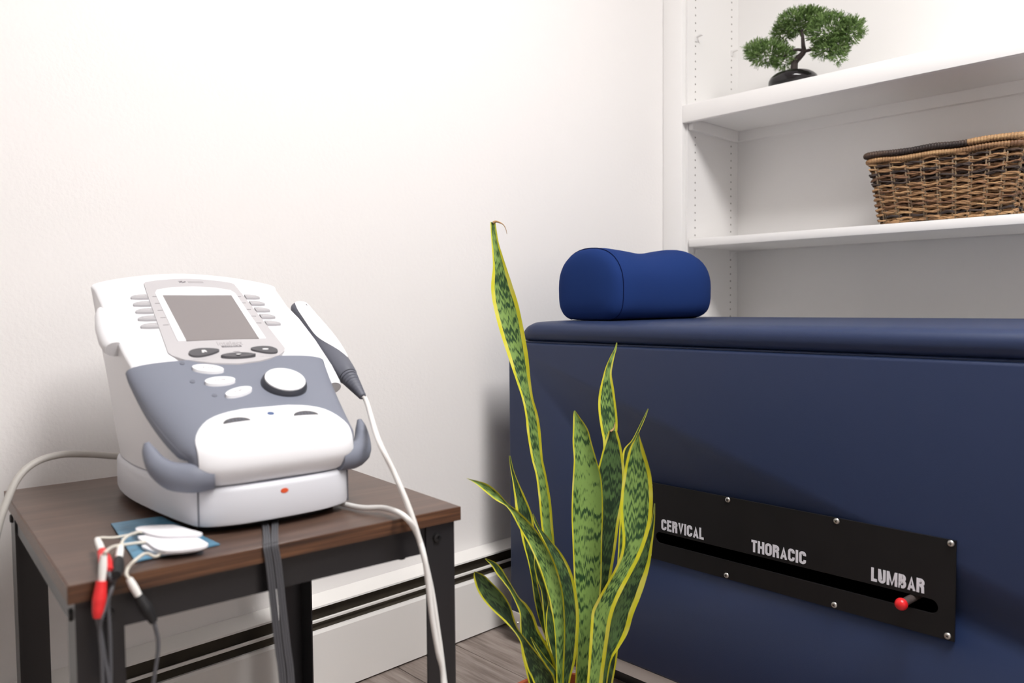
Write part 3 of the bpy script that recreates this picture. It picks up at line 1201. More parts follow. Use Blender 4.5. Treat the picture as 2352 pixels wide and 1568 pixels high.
rows, backs = [], []
for i in range(len(pp_)):
    y = pp_[i].x
    if i > 2 * SUBF and y > 0.0538:
        break
    W = min(xm(y), ww[i].x * 0.985) if i > 2 * SUBF else min(0.0915, ww[i].x * 0.985)
    xs_ = [W * math.sin((-1 + 2 * k / 36) * PI / 2) for k in range(37)]
    rows.append([shield_f(i, x, 0.0016) for x in xs_])
    backs.append([shield_f(i, x * 0.99, -0.001) for x in xs_])
sheet('front_cover', rows, backs, 'dwhite', dv, 60)


def muz(x, y):
    """height of the front cover / hood near the centre at (x, y)"""
    best = None
    for i in range(2 * SUBF, len(pp_) - 1):
        a, b = pp_[i], pp_[i + 1]
        if a.x <= y <= b.x:
            t = (y - a.x) / max(1e-9, b.x - a.x)
            za = shield_f(i, x, 0.0)
            zb = shield_f(i + 1, x, 0.0)
            return za.z + (zb.z - za.z) * t
    return zf(x, y)


def hood_z(x, y):
    return max(zf(x, y) - 0.01, muz(x, y)) if y < 0.154 else zf(x, y)


for sx in (-1, 1):
    px_ = [sx * 0.074, sx * 0.094, sx * 0.112, sx * 0.1235, sx * 0.1285, sx * 0.1295]
    py_ = [0.014, 0.019, 0.030, 0.046, 0.058, 0.064]
    pz_ = [0.066, 0.0655, 0.068, 0.078, 0.092, 0.1015]
    tube('side_hook', list(zip(px_, py_, pz_)), [0.0130, 0.0145, 0.0135, 0.0105, 0.0070, 0.003], 'dgrey', dv, 14, 6, flat=1.15)

# silver bezel, screen surround, screen
bez = [(-0.0605, 0.3325), (-0.045, 0.3365), (-0.02, 0.3400), (0.0, 0.3408), (0.02, 0.3400), (0.045, 0.3365), (0.0605, 0.3325), (0.0635, 0.3290), (0.066, 0.300), (0.0750, 0.180), (0.0755, 0.1720), (0.072, 0.1655), (0.060, 0.1560), (0.045, 0.1480), (0.03, 0.1435), (0.0, 0.1400),
       (-0.03, 0.1435), (-0.045, 0.1480), (-0.060, 0.1560), (-0.072, 0.1655), (-0.0755, 0.1720), (-0.0750, 0.180), (-0.066, 0.300), (-0.0635, 0.3290)]


def surf_b(x, y):
    if y > 0.155:
        return zf(x, y)
    return max(zf(x, y), muz(x, y))


bezel = plate('bezel', bez, surf_b, 0.0018, 0.005, 'dsilver', dv, 0.010)
fr = [(-0.051, 0.311), (-0.03, 0.3165), (0, 0.3185), (0.03, 0.3165), (0.051, 0.311), (0.0555, 0.303), (0.0575, 0.200), (0.0575, 0.1935), (-0.0575, 0.1935), (-0.0575, 0.200), (-0.0555, 0.303)]
sfr = plate('screen_frame', fr, zf, 0.0026, 0.0025, 'dwhite', dv, 0.012)
plate('screen', [(-0.0474, 0.1925), (0.0474, 0.1925), (0.0474, 0.2965), (-0.0474, 0.2965)], zf, 0.0030, 0.002, 'dscreen', sfr, 0.012)
for k in range(5):
    yy = 0.2955 - k * 0.0165
    for sx in (-1, 1):
        x0 = 0.0672 + (0.3 - yy) * 0.068
        x1 = x0 + 0.0215
        half = [(x0, yy + 0.0045), (x0 + 0.009, yy + 0.0045), (x0 + 0.016, yy + 0.0032), (x1 - 0.001, yy + 0.0008), (x1, yy - 0.0012), (x1 - 0.001, yy - 0.0026), (x0 + 0.012, yy - 0.0042), (x0, yy - 0.0045)]
        kk = plate('soft_key', [(sx * x, y) for x, y in half], zf, 0.0030, 0.003, 'dsoft', dv, 0.02)
        plate('key_mark', [(sx * (x0 + 0.003), yy - 0.0012), (sx * (x0 + 0.014), yy - 0.001), (sx * (x0 + 0.0155), yy), (sx * (x0 + 0.014), yy + 0.0014), (sx * (x0 + 0.003), yy + 0.0016)], zf, 0.0033, 0.0004, 'dsilver', kk, 0.02)
        xa = x0 - 0.0135
        plate('tick_mark', [(sx * xa, yy - 0.0003), (sx * (xa + 0.007), yy - 0.0003), (sx * (xa + 0.007), yy + 0.0003), (sx * xa, yy + 0.0003)], zf, 0.0021, 0.0004, 'dtext', bezel, 0.02)


def teardrop(cx, cy, rx, ry, skew):
    out = []
    for k in range(28):
        a = 2 * PI * k / 28
        x, y = math.cos(a), math.sin(a)
        w = 1 - skew * x
        out.append((cx + rx * x, cy + ry * y * w * 0.9 + rx * x * 0.10 * (1 if skew > 0 else -1 if skew < 0 else 0)))
    return out


b1 = plate('menu_button', teardrop(-0.0335, 0.1665, 0.0195, 0.0078, 0.35), surf_b, 0.0042, 0.004, 'dbtn', dv, 0.01)
b2 = plate('menu_button', teardrop(0.006, 0.1555, 0.0225, 0.0062, 0.0), surf_b, 0.0042, 0.004, 'dbtn', dv, 0.01)
b3 = plate('menu_button', teardrop(0.0445, 0.1665, 0.0175, 0.0075, -0.35), surf_b, 0.0042, 0.004, 'dbtn', dv, 0.01)
plate('icon', [(-0.037, 0.164), (-0.034, 0.164), (-0.034, 0.1665), (-0.031, 0.164), (-0.0305, 0.1665), (-0.032, 0.169), (-0.036, 0.169)], surf_b, 0.0045, 0.0004, 'icon', b1, 0.02)
plate('icon', [(0.003, 0.154), (0.006, 0.1535), (0.009, 0.1545), (0.010, 0.1575), (0.007, 0.158), (0.0035, 0.1575)], surf_b, 0.0045, 0.0004, 'icon', b2, 0.02)
plate('icon', ell(0.046, 0.1662, 0.0042, 0.0012, 16), surf_b, 0.0045, 0.0004, 'icon', b3, 0.02)
plate('status_light', ell(0.0075, 0.1662, 0.0045, 0.0005, 16), surf_b, 0.0021, 0.0004, 'dtext', bezel, 0.02)
for (cx, cy, rot, wd) in ((-0.040, 0.1325, -0.22, 'STOP'), (-0.0335, 0.1085, 0.02, 'PAUSE'), (-0.0195, 0.085, 0.30, 'START')):
    bt = plate('oval_button', ell(cx, cy, 0.0182, 0.0066, 30, rot), hood_z, 0.0035, 0.004, 'dwhite', dv, 0.01)
    ca, sa = math.cos(rot), math.sin(rot)
    text_mesh('lettering', wd, -0.0062, 0.0062, -0.0011, 0.0011, 'ltext', bt, lambda x, y, h, cx=cx, cy=cy, ca=ca, sa=sa: Vector((cx + x * ca - y * sa, cy + x * sa + y * ca, hood_z(cx + x * ca - y * sa, cy + x * sa + y * ca) + 0.0037 + h)), 0.0, 0.0002)
for cx, cy in ((-0.0655, 0.1495), (-0.0640, 0.1155), (-0.0480, 0.086)):
    plate('jack_symbol', ell(cx, cy, 0.0030, 0.0028, 16), hood_z, 0.0004, 0.001, 'jack', dv, 0.02)
# dial
fn = Vector((0, -0.49, 0.87)).normalized()
kc = Vector((0.0415, 0.0965, hood_z(0.0415, 0.0965) - 0.002))
dial = lathe('dial', [(0.0285, 0.0), (0.0285, 0.003), (0.0275, 0.0075), (0.0258, 0.0100)], 'dknob', dv, 40, kc, axis=fn)
lathe('dial_cap', [(0.0252, 0.0), (0.0250, 0.0014), (0.023, 0.0026), (0.0001, 0.003)], 'dwhite', dial, 40, kc + fn * 0.0099, axis=fn)
# ports and dots on the front cover
for sx in (-1, 1):
    pts = []
    for k in range(15):
        a = PI * k / 14
        pts.append((sx * 0.0415 + 0.0155 * math.cos(a), 0.0300 + 0.0075 * math.sin(a)))
    po = plate('port', pts, lambda x, y: muz(x, y), 0.0022, 0.002, 'dbtn', dv, 0.004)
    for j in range(5):
        xx = sx * 0.0415 - 0.008 + j * 0.004
        plate('port_rib', [(xx - 0.0008, 0.0304), (xx + 0.0008, 0.0304), (xx + 0.0008, 0.0345), (xx - 0.0008, 0.0345)], lambda x, y: muz(x, y), 0.0026, 0.0006, 'dgroove', po, 0.02)
plate('blue_dot', ell(0.001, 0.0385, 0.0042, 0.0030, 18), muz, 0.0021, 0.0006, 'bluedot', dv, 0.02)
V = [Vector((0.0055 * math.cos(a), -0.0004 if False else 0.00035, 0.0445 + 0.0028 * math.sin(a))) for a in [2 * PI * k / 18 for k in range(18)]]
lathe('orange_dot', [(0.0046, 0.0), (0.0046, 0.0006)], 'orange', dv, 18, (0.0, 0.0002, 0.0405), sx=1.0, sy=0.62, axis=(0, -1, 0))
# print on the bezel
text_mesh('lettering', 'Intelect', -0.0115, 0.0215, 0.1805, 0.1885, 'ltext', bezel, lambda x, y, h: Vector((x, y, zf(x, y) + 0.0019 + h)), 0.0, 0.0002)
plate('print_block', [(-0.008, 0.1760), (0.018, 0.1760), (0.018, 0.1795), (-0.008, 0.1795)], zf, 0.0020, 0.0004, 'dtext', bezel, 0.02)
text_mesh('lettering', 'MOBILE', -0.0045, 0.0155, 0.1766, 0.1789, 'dsilver', bezel, lambda x, y, h: Vector((x, y, zf(x, y) + 0.00205 + h)), 0.01, 0.0002)
for o_ in ([(-0.0165, 0.3335), (-0.0100, 0.3345), (-0.0110, 0.3315), (-0.0150, 0.3290), (-0.0160, 0.3300), (-0.0130, 0.3318)], [(-0.0098, 0.3318), (-0.0068, 0.3338), (-0.0052, 0.3318), (-0.0080, 0.3300), (-0.0115, 0.3290), (-0.0125, 0.3298)]):
    plate('emblem', o_, zf, 0.0020, 0.0004, 'dtext', bezel, 0.02)
plate('print_line', [(-0.003, 0.3320), (0.0185, 0.3320), (0.0185, 0.3335), (-0.003, 0.3335)], zf, 0.0020, 0.0004, 'ltext', bezel, 0.02)
plate('print_line', [(-0.003, 0.3295), (0.0185, 0.3295), (0.0185, 0.3310), (-0.003, 0.3310)], zf, 0.0020, 0.0004, 'ltext', bezel, 0.02)

# applicator cradles on both sides
fdir = Vector((0, -0.867, -0.498))


def cradle(sx):
    """scoop-shaped holder: pointed at the top, cut flat at the bottom"""
    V, F = [], []
    n = 18
    c0 = Vector((sx * 0.1265, 0.294, 0.2490))
    end = Vector((-0.1270, 0.207, 0.1990)) if sx < 0 else Vector((0.1290, 0.140, 0.1370))
    L = (end - c0).length
    ax = (end - c0).normalized()
    nr = Vector((1, 0, 0)).cross(ax)
    st_ = [(0.0, 0.001, 0.001), (0.04, 0.005, 0.005), (0.2, 0.010, 0.010), (0.5, 0.0150, 0.013), (0.8, 0.0165, 0.014), (0.95, 0.0150, 0.0125), (1.0, 0.0125, 0.0105)]
    for t, out, hgt in st_:
        c = c0 + ax * (L * t)
        for k in range(n):
            a = 2 * PI * k / n
            V.append(c + Vector((sx, 0, 0)) * (out * max(-0.3, math.cos(a))) + nr * (hgt * math.sin(a)))
    m = len(st_)
    for i in range(m - 1):
        for k in range(n):
            k2 = (k + 1) % n
            F.append((i * n + k, i * n + k2, (i + 1) * n + k2, (i + 1) * n + k))
    F.append(tuple(range(n)))
    F.append(tuple((m - 1) * n + k for k in range(n)))
    return mesh_obj('applicator_cradle', V, F, 'dwhite', dv, True, 50)


cradle(-1)
cradle(1)


# ------------------------------------------------------------------ ultrasound applicator and its cable
def dloc(x, y, z):
    return DM @ Vector((x, y, z))


def atx(px, py, x):
    """point on the device's side plane at local x"""
    d = DMI.to_3x3() @ ray(px, py)
    c = DMI @ CAM
    return c + d * ((x - c.x) / d.x)


xa = 0.162
A0, A1 = atx(684, 703, xa), atx(834, 912, xa)     # head end, cable end (device coordinates)
ap = empty('ultrasound_applicator', DM @ A1)
tag(ap, 'white and grey ultrasound wand resting on the right side of the electrotherapy unit', 'applicator')
Lp = (A0 - A1).length
axd = (A0 - A1).normalized()
outd = Vector((1, 0, 0))
upd = axd.cross(outd).normalized()
if upd.z < 0:
    upd = -upd
R3 = DM.to_3x3()


def apt(t, a, ru, ro, cu=0.0, co=0.0):
    """local point of the wand: t along from cable end, angle a"""
    p = axd * (Lp * t) + upd * (cu + ru * math.sin(a)) + outd * (co + ro * math.cos(a))
    return R3 @ p


def wand(name, st_, mat, parent, a0=0.0, a1=2 * PI, n=24):
    closed = abs(a1 - a0 - 2 * PI) < 1e-6
    V, F = [], []
    m = n if closed else n + 1
    for t, ru, ro, cu, co in st_:
        for k in range(m):
            V.append(apt(t, a0 + (a1 - a0) * k / n, ru, ro, cu, co))
    for i in range(len(st_) - 1):
        for k in range(n):
            k2 = (k + 1) % m
            F.append((i * m + k, i * m + k2, (i + 1) * m + k2, (i + 1) * m + k))
    F.append(tuple(range(m))[::-1])
    F.append(tuple((len(st_) - 1) * m + k for k in range(m)))
    return mesh_obj(name, V, F, mat, parent, True, 50)


def stations_cr(lst, sub=4):
    a = cr([(p[0], p[1], p[2]) for p in lst], sub)
    b = cr([(p[3], p[4], 0) for p in lst], sub)
    return [(u.x, u.y, u.z, w.x, w.y) for u, w in zip(a, b)]


shell = stations_cr([(0.30, 0.0145, 0.0145, 0, 0), (0.40, 0.0172, 0.0172, 0.0005, 0), (0.55, 0.0180, 0.0180, 0.001, 0), (0.72, 0.0160, 0.0170, 0.001, 0), (0.88, 0.0130, 0.0155, 0.001, 0), (0.97, 0.0118, 0.0145, 0.001, 0), (1.0, 0.007, 0.009, 0.001, 0)])
wand('grip', shell, 'wandgrey', ap)
# white upper shell over the grip, its edge sweeping from the head down to the thumb end
V, F = [], []
rowsw = []
for k in range(25):
    t = 0.325 + (0.995 - 0.325) * k / 24
    s = min(shell, key=lambda q: abs(q[0] - t))
    u = (t - 0.325) / 0.67
    wide = 1.55 * math.sin(min(1.0, u * 2.2) * PI / 2) ** 0.7
    wide = max(0.02, wide - 0.25 * max(0, u - 0.55) - 0.2 * max(0, u - 0.85) / 0.15)
    row = []
    for j in range(13):
        a = 0.98 + wide * (-1 + 2 * j / 12)
        row.append(apt(t, a, s[1] + 0.0008, s[2] + 0.0008, s[3], s[4]))
    rowsw.append(row)
rowsb = []
for k, row in enumerate(rowsw):
    t = 0.325 + (0.995 - 0.325) * k / 24
    c = apt(t, 0, 0, 0)
    rowsb.append([c + (p - c) * 0.88 for p in row])
sheet('upper_shell', rowsw, rowsb, 'dwhite', ap, 60)
lathe('signal_light', [(0.0028, 0.0), (0.0024, 0.0008)], 'dbtn', ap, 14, apt(0.92, PI / 2 - 0.3, 0.0135, 0.0165), sx=1.5, sy=0.8, axis=R3 @ (upd * 0.95 + outd * 0.3))
wand('collar', [(0.205, 0.0128, 0.0128, 0, 0), (0.21, 0.0138, 0.0138, 0, 0), (0.26, 0.0150, 0.0150, 0, 0), (0.318, 0.0158, 0.0158, 0, 0)], 'wandgrey', ap)
bst = []
for k in range(9):
    t0 = 0.005 + 0.20 * k / 9
    r0 = 0.0052 + (0.0130 - 0.0052) * k / 9
    r1 = 0.0052 + (0.0130 - 0.0052) * (k + 0.7) / 9
    bst += [(t0, r0 * 0.84, r0 * 0.84, 0, 0), (t0 + 0.004, r0, r0, 0, 0), (t0 + 0.016, r1, r1, 0, 0), (t0 + 0.0165, r1 * 0.84, r1 * 0.84, 0, 0)]
wand('strain_relief', bst, 'wandgrey', ap)
APO = DM @ A1


def tx_ty(px, py, off):
    """point on a plane parallel to the table front, off metres in front of it"""
    tm = Matrix.Rotation(PI / 2 - TA, 3, 'Z')
    d = tm.transposed() @ ray(px, py)
    c = tm.transposed() @ (CAM - Vector((0.5601, 0.1881, 0)))
    p = c + d * ((-off - c.y) / d.y)
    return tm @ p + Vector((0.5601, 0.1881, 0))


cab = [APO + R3 @ (axd * (Lp * 0.02)), APO - R3 @ (axd * 0.012)]
for px, py, off in ((868, 1008, -0.03), (905, 1085, -0.005), (940, 1168, 0.012), (966, 1250, 0.018), (990, 1350, 0.020), (1004, 1440, 0.022), (1014, 1510, 0.024), (1022, 1575, 0.026)):
    cab.append(tx_ty(px, py, off))
e_ = cab[-1]
cab += [e_ + Vector((0.01, 0.008, -0.10)), e_ + Vector((0.03, 0.01, -0.22)), e_ + Vector((0.05, -0.03, -0.27)), e_ + Vector((0.05, -0.06, -0.22)), e_ + Vector((0.03, -0.03, -0.10))]
for px, py, off in ((1019, 1568, 0.034), (1006, 1495, 0.032), (993, 1420, 0.030), (984, 1345, 0.028), (975, 1282, 0.026), (958, 1226, 0.014)):
    cab.append(tx_ty(px, py, off))
for px, py, z in ((930, 1186, TH + 0.0075), (885, 1167, TH + 0.008), (835, 1166, TH + 0.006), (800, 1160, TH + 0.005), (770, 1152, TH + 0.0055)):
    cab.append(on(px, py, 2, z))
cab = [c - APO for c in cab]
tube('cable', cab, 0.0034, 'wire_wh', ap, 10, 5)

# grey mains cord leaving the back of the unit
pc = []
for lx, ly, px, py in ((None, 0.322, 285, 1048), (None, 0.325, 262, 1047), (None, 0.33, 205, 1043), (None, 0.335, 140, 1044), (None, 0.33, 85, 1060), (None, 0.32, 45, 1093), (None, 0.31, 18, 1145), (None, 0.30, -5, 1215), (None, 0.30, -20, 1320)):
    d = DMI.to_3x3() @ ray(px, py)
    c = DMI @ CAM
    p = c + d * ((ly - c.y) / d.y)
    pc.append(DM @ p)
pc.append(pc[-1] + Vector((0.0, -0.03, -0.25)))
po_ = pc[0].copy()
cord = tube('power_cord', [p - po_ for p in pc], 0.0046, 'wire_gr', None, 10, 6)
cord.location = po_
tag(cord, 'thick grey power cord looping out behind the unit at the left', 'cable')

# black lead ribbons draped over the table front
for k, (xo, lab) in enumerate(((0, 'black ribbon lead cable over the table edge, the left one of the pair'), (1, 'black ribbon lead cable over the table edge, the right one of the pair'))):
    pts = [on(606 + 26 * xo, 1193 - 4 * xo, 2, TH + 0.0020), on(611 + 20 * xo, 1215 - 3 * xo, 2, TH + 0.0018)]
    for off, dz in ((-0.004, 0.0018), (0.0010, 0.0010), (0.0030, -0.0030)):
        q = tx_ty(613 + 18 * xo, 1250 - 4 * xo, off)
        q.z = TH + dz
        pts.append(q)
    for px, py, off in ((617, 1285, 0.0035), (622, 1325, 0.0045), (630, 1400, 0.006), (640, 1490, 0.008), (650, 1580, 0.010)):
        pts.append(tx_ty(px + 19 * xo, py - 3 * xo, off))
    pts.append(pts[-1] + Vector((0.01, 0.0, -0.15)))
    o0 = pts[1].copy()
    e = empty('lead_cable', o0)
    tag(e, lab, 'cable', 'black lead cables over the table edge')
    for j in range(3):
        tm = Matrix.Rotation(PI / 2 - TA, 3, 'Z')
        sh = tm @ Vector((0.0027 * (j - 1), 0, 0))
        tube('strand', [p - o0 + sh for p in pts], 0.0014, 'wire_dk', e, 8, 5)

# ------------------------------------------------------------------ electrode pouch, pads, leads
ZP = TH
pp4 = [on(255, 1205, 2, ZP), on(372, 1190, 2, ZP), on(505, 1253, 2, ZP), on(311, 1293, 2, ZP)]
po_ = sum(pp4, Vector()) / 4
po_.z = ZP
pts2 = []
for i in range(4):
    a, b = pp4[i], pp4[(i + 1) % 4]
    for k in range(8):
        pts2.append((a.lerp(b, k / 8) - po_).xy)
pouch = plate('pad_pouch', [(p.x, p.y) for p in pts2], lambda x, y: 0.0012 + 0.0008 * math.sin(60 * x + 20) * math.sin(75 * y), 0.0004, 0.0014, 'pouch', None, 0.006)
pouch.location = po_ + Vector((0, 0, 0.0008))
tag(pouch, 'blue plastic electrode pouch lying flat at the front of the side table', 'pouch')

z9 = lambda x, y: (200 + x * 0.17857, 1160 + y * 0.17857)
pad_back = [(622, 300), (655, 278), (720, 266), (860, 256), (1000, 250), (1110, 250), (1200, 272), (1330, 310), (1470, 348), (1478, 362), (1450, 378), (1300, 385), (1100, 392), (980, 392), (880, 382), (790, 362), (725, 340), (650, 325)]
pad_front = [(652, 402), (690, 390), (760, 386), (850, 398), (980, 412), (1200, 406), (1385, 402), (1420, 410), (1545, 480), (1552, 498), (1520, 525), (1400, 550), (1200, 575), (1040, 585), (960, 578), (880, 550), (820, 510), (775, 475), (700, 450)]


def resamp(o, n=5):
    return [(p.x, p.y) for p in cr([(x, y, 0) for x, y in o], n, True)]


def pad(outl, z, lab, tilt=0.0):
    pts = [on(*z9(x, y), 2, z) for x, y in resamp(outl, 3)]
    c = sum(pts, Vector()) / len(pts)
    c.z = z
    e = empty('electrode_pad', c)
    tag(e, lab, 'electrode pad', 'electrode pads on the pouch')
    loc = [((p - c).x, (p - c).y) for p in pts]
    plate('foam_pad', loc, lambda x, y: tilt * 20 * (x * x + y * y), 0.0, 0.0022, 'pad', e, 0.01)
    return e, c


padB, cB = pad(pad_back, ZP + 0.0125, 'white foam electrode pad nearest the unit, upper one on the blue pouch')
padF, cF = pad(pad_front, ZP + 0.0098, 'white foam electrode pad at the front of the blue pouch, larger in view')
pad_low1 = [(x + 10, y + 40) for x, y in pad_front]
pad_low2 = [(x + 30, y + 42) for x, y in pad_back]
padL, cL_ = pad([(700, 520), (760, 500), (900, 500), (1200, 490), (1380, 480), (1500, 520), (1440, 560), (1250, 590), (1050, 605), (960, 610), (860, 590), (760, 555)], ZP + 0.0066, 'white foam electrode pad tucked under the front pad')
padM, cM_ = pad([(700, 300), (800, 290), (1000, 290), (1300, 330), (1380, 360), (1250, 400), (1000, 410), (850, 400), (750, 360)], ZP + 0.0066, 'white foam electrode pad tucked under the back pad')


def zat(px, py, z):
    return on(px, py, 2, z)


def lead(parent, c, path, conn, w=0.0016):
    """cream wire from the pad to a white pin connector (both parts of the pad)"""
    tube('wire', [p - c for p in path], w, 'wire_cr', parent, 8, 6)
    tube('pin_connector', [p - c for p in conn], [0.0028, 0.0036, 0.0036, 0.0032], 'pin_wh', parent, 12, 2)


def seg(a, b, n=4):
    return [a.lerp(b, k / (n - 1)) for k in range(n)]


def ptf(x, y, off):
    return tx_ty(*z9(x, y), off)


# front red lead: from the front pad
fr1 = [zat(*z9(770, 470), ZP + 0.0085), zat(*z9(680, 480), ZP + 0.010), zat(*z9(500, 505), ZP + 0.013), zat(*z9(340, 530), ZP + 0.016), ptf(250, 590, 0.006), ptf(215, 640, 0.008)]
cn1 = seg(ptf(215, 640, 0.008), ptf(188, 980, 0.010))
lead(padF, cF, fr1, cn1)
# back red lead: from the pad under the back pad
fr2 = [zat(*z9(780, 352), ZP + 0.0060), zat(*z9(620, 370), ZP + 0.0080), zat(*z9(480, 395), ZP + 0.009), zat(*z9(330, 420), ZP + 0.011), zat(*z9(180, 420), ZP + 0.014), zat(*z9(130, 440), ZP + 0.014)]
cn2 = seg(zat(*z9(130, 440), ZP + 0.014), zat(*z9(200, 610), ZP + 0.012))
lead(padM, cM_, fr2, cn2)
# back black lead: from the back pad
fr3 = [zat(*z9(700, 350), ZP + 0.0112), zat(*z9(640, 350), ZP + 0.0130), zat(*z9(540, 385), ZP + 0.016), zat(*z9(470, 440), ZP + 0.016), zat(*z9(440, 500), ZP + 0.014), zat(*z9(430, 530), ZP + 0.012)]
cn3 = seg(zat(*z9(432, 525), ZP + 0.012), zat(*z9(405, 705), ZP + 0.009))
lead(padB, cB, fr3, cn3)
# front black lead: from the pad under the front pad
fr4 = [zat(*z9(980, 600), ZP + 0.0055), zat(*z9(880, 660), ZP + 0.0045), zat(*z9(760, 620), ZP + 0.010), zat(*z9(640, 690), ZP + 0.014), ptf(530, 800, 0.006), ptf(505, 890, 0.010), ptf(545, 950, 0.012)]
cn4 = seg(ptf(540, 945, 0.012), ptf(665, 1165, 0.014))
lead(padL, cL_, fr4, cn4)


def plug(lab, a, b, rads, mat, wire, wmat='wire_dk'):
    o0 = a.copy()
    e = empty('lead_wire', o0)
    tag(e, lab, 'lead wire', 'plugged lead wires at the table corner')
    n = len(rads)
    tube('plug', [p - o0 for p in seg(a, b, n)], rads, mat, e, 14, 3)
    tube('wire', [p - o0 for p in wire], 0.0019, wmat, e, 8, 5)


a, b = ptf(186, 975, 0.010), ptf(128, 1455, 0.016)
plug('red plug and black wire hanging in front of the table edge', a, b, [0.0046, 0.0050, 0.0056, 0.0060, 0.0054, 0.0048, 0.0030], 'redplug',
     [b.lerp(a, 0.04), ptf(140, 1500, 0.014), ptf(175, 1640, 0.012), ptf(215, 1900, 0.012), ptf(260, 2150, 0.013), ptf(300, 2400, 0.015)])
a, b = zat(*z9(195, 600), ZP + 0.012), zat(*z9(280, 860), ZP + 0.0075)
e2 = ptf(310, 1000, 0.004)
plug('red plug lying on the tabletop, partly behind the white connector', a, b, [0.0046, 0.0054, 0.0060, 0.0056, 0.0046], 'redplug',
     [b.lerp(a, 0.05), zat(*z9(290, 915), ZP + 0.005), e2, ptf(290, 1100, 0.004), ptf(270, 1300, 0.004), ptf(290, 1600, 0.004), ptf(300, 2000, 0.004), ptf(300, 2400, 0.005)])
a, b = zat(*z9(405, 700), ZP + 0.009), zat(*z9(375, 900), ZP + 0.0055)
plug('black plug lying on the tabletop beside the blue pouch', a, b, [0.0042, 0.0056, 0.0058, 0.0040], 'blackrub',
     [b.lerp(a, 0.05), ptf(345, 990, 0.0045), ptf(310, 1100, 0.009), ptf(235, 1290, 0.012), ptf(190, 1440, 0.016), ptf(165, 1600, 0.013), ptf(185, 1900, 0.013), ptf(205, 2400, 0.013)])
a, b = ptf(660, 1160, 0.014), ptf(860, 1500, 0.018)
plug('black plug and wire hanging off the table front, right of the red plug', a, b, [0.0040, 0.0052, 0.0060, 0.0048, 0.0036], 'blackrub',
     [b.lerp(a, 0.05), ptf(885, 1600, 0.018), ptf(915, 1760, 0.018), ptf(905, 1950, 0.018), ptf(880, 2100, 0.018), ptf(850, 2300, 0.018), ptf(800, 2600, 0.02)])

# ------------------------------------------------------------------ snake plant
PD = 1.15
pc3 = dep(1303, 1640, PD)
POT = Vector((pc3.x, pc3.y, 0))
sp = empty('snake_plant', POT)
tag(sp, 'potted snake plant with tall yellow-edged banded leaves in front of the treatment table', 'plant')
RR = 0.0985
pot = lathe('pot', [(0.066, 0.0), (0.068, 0.004), (0.086, 0.112), (0.086, 0.116), (0.084, 0.116), (0.082, 0.128), (0.06, 0.130), (0.0005, 0.130)], 'terra', sp, 48)
lathe('pot_rim', [(0.0855, 0.113), (RR - 0.001, 0.113), (RR, 0.117), (RR, 0.150), (RR - 0.002, 0.154), (RR - 0.008, 0.154), (RR - 0.0095, 0.150), (0.0865, 0.1305), (0.0855, 0.1290)], 'terra', pot, 48)
lathe('soil', [(0.0840, 0.1305), (0.0850, 0.134), (0.06, 0.137), (0.03, 0.139), (0.0005, 0.1395)], 'soil', sp, 32)

z5 = lambda x, y: (1050 + x * 0.375, 980 + y * 0.375)
z6 = lambda x, y: (1050 + x * 0.3953, 480 + y * 0.3954)


def leaf(stats, d0, d1, mat='leaf', ml=0.0032, mr=0.0032, bow=0.16, base=None, tipcap=False, skew=0.0):
    """stats: list of (xL, yL, xR, yR) in photo coordinates measured from tip to base; d0 tip depth, d1 base depth"""
    L = cr([(s[0], s[1], 0) for s in stats], 5)
    Rr = cr([(s[2], s[3], 0) for s in stats], 5)
    m = len(L)
    K = 11
    cum = [0.0]
    for i in range(1, m):
        cum.append(cum[-1] + ((L[i] + Rr[i]) / 2 - (L[i - 1] + Rr[i - 1]) / 2).length)
    tot = cum[-1]
    G, B_, UV1, UV2 = [], [], [], []
    for i in range(m):
        t = cum[i] / tot
        d = d0 + (d1 - d0) * t
        w = (Rr[i] - L[i]).length * d / F_PX
        row, rb, u1, u2 = [], [], [], []
        pl = dep(L[i].x, L[i].y, d - skew * w)
        pr = dep(Rr[i].x, Rr[i].y, d + skew * w)
        for k in range(K):
            u = k / (K - 1)
            p = pl.lerp(pr, u)
            q = p + FWD * (bow * w * (1 - (2 * u - 1) ** 2))
            row.append(q)
            rb.append(q + FWD * (0.0016 * (1 - abs(2 * u - 1) ** 4) + 0.0001))
            vv = cum[i] * d / F_PX
            u1.append((u, vv))
            ed = min(u * w / max(1e-5, min(ml, 0.2 * w)), (1 - u) * w / max(1e-5, min(mr, 0.24 * w)))
            u2.append((ed, vv))
        G.append(row)
        B_.append(rb)
        UV1.append(u1)
        UV2.append(u2)
    V = [p - POT for r in G for p in r] + [p - POT for r in B_ for p in r]
    off = m * K
    F = []
    for i in range(m - 1):
        for k in range(K - 1):
            a, b, c, d = i * K + k, i * K + k + 1, (i + 1) * K + k + 1, (i + 1) * K + k
            F.append((a, b, c, d))
            F.append((off + d, off + c, off + b, off + a))
    rim = [j for j in range(K)] + [i * K + K - 1 for i in range(1, m)] + [(m - 1) * K + j for j in range(K - 2, -1, -1)] + [i * K for i in range(m - 2, 0, -1)]
    for k in range(len(rim)):
        a, b = rim[k], rim[(k + 1) % len(rim)]
        F.append((b, a, off + a, off + b))
    me = bpy.data.meshes.new('leaf')
    me.from_pydata([tuple(v) for v in V], [], F)
    f1 = [c for r in UV1 for c in r] * 2
    f2 = [c for r in UV2 for c in r] * 2
    la = me.uv_layers.new(name='leaf')
    lb = me.uv_layers.new(name='edge')
    for lp in me.loops:
        la.data[lp.index].uv = f1[lp.vertex_index]
        lb.data[lp.index].uv = f2[lp.vertex_index]
    me.update()
    return link('leaf', me, mat, sp, True, 60)


def S(f, lst):
    out = []
    for a, b, c, d in lst:
        p, q = f(a, b), f(c, d)
        out.append((p[0], p[1], q[0], q[1]))
    return out


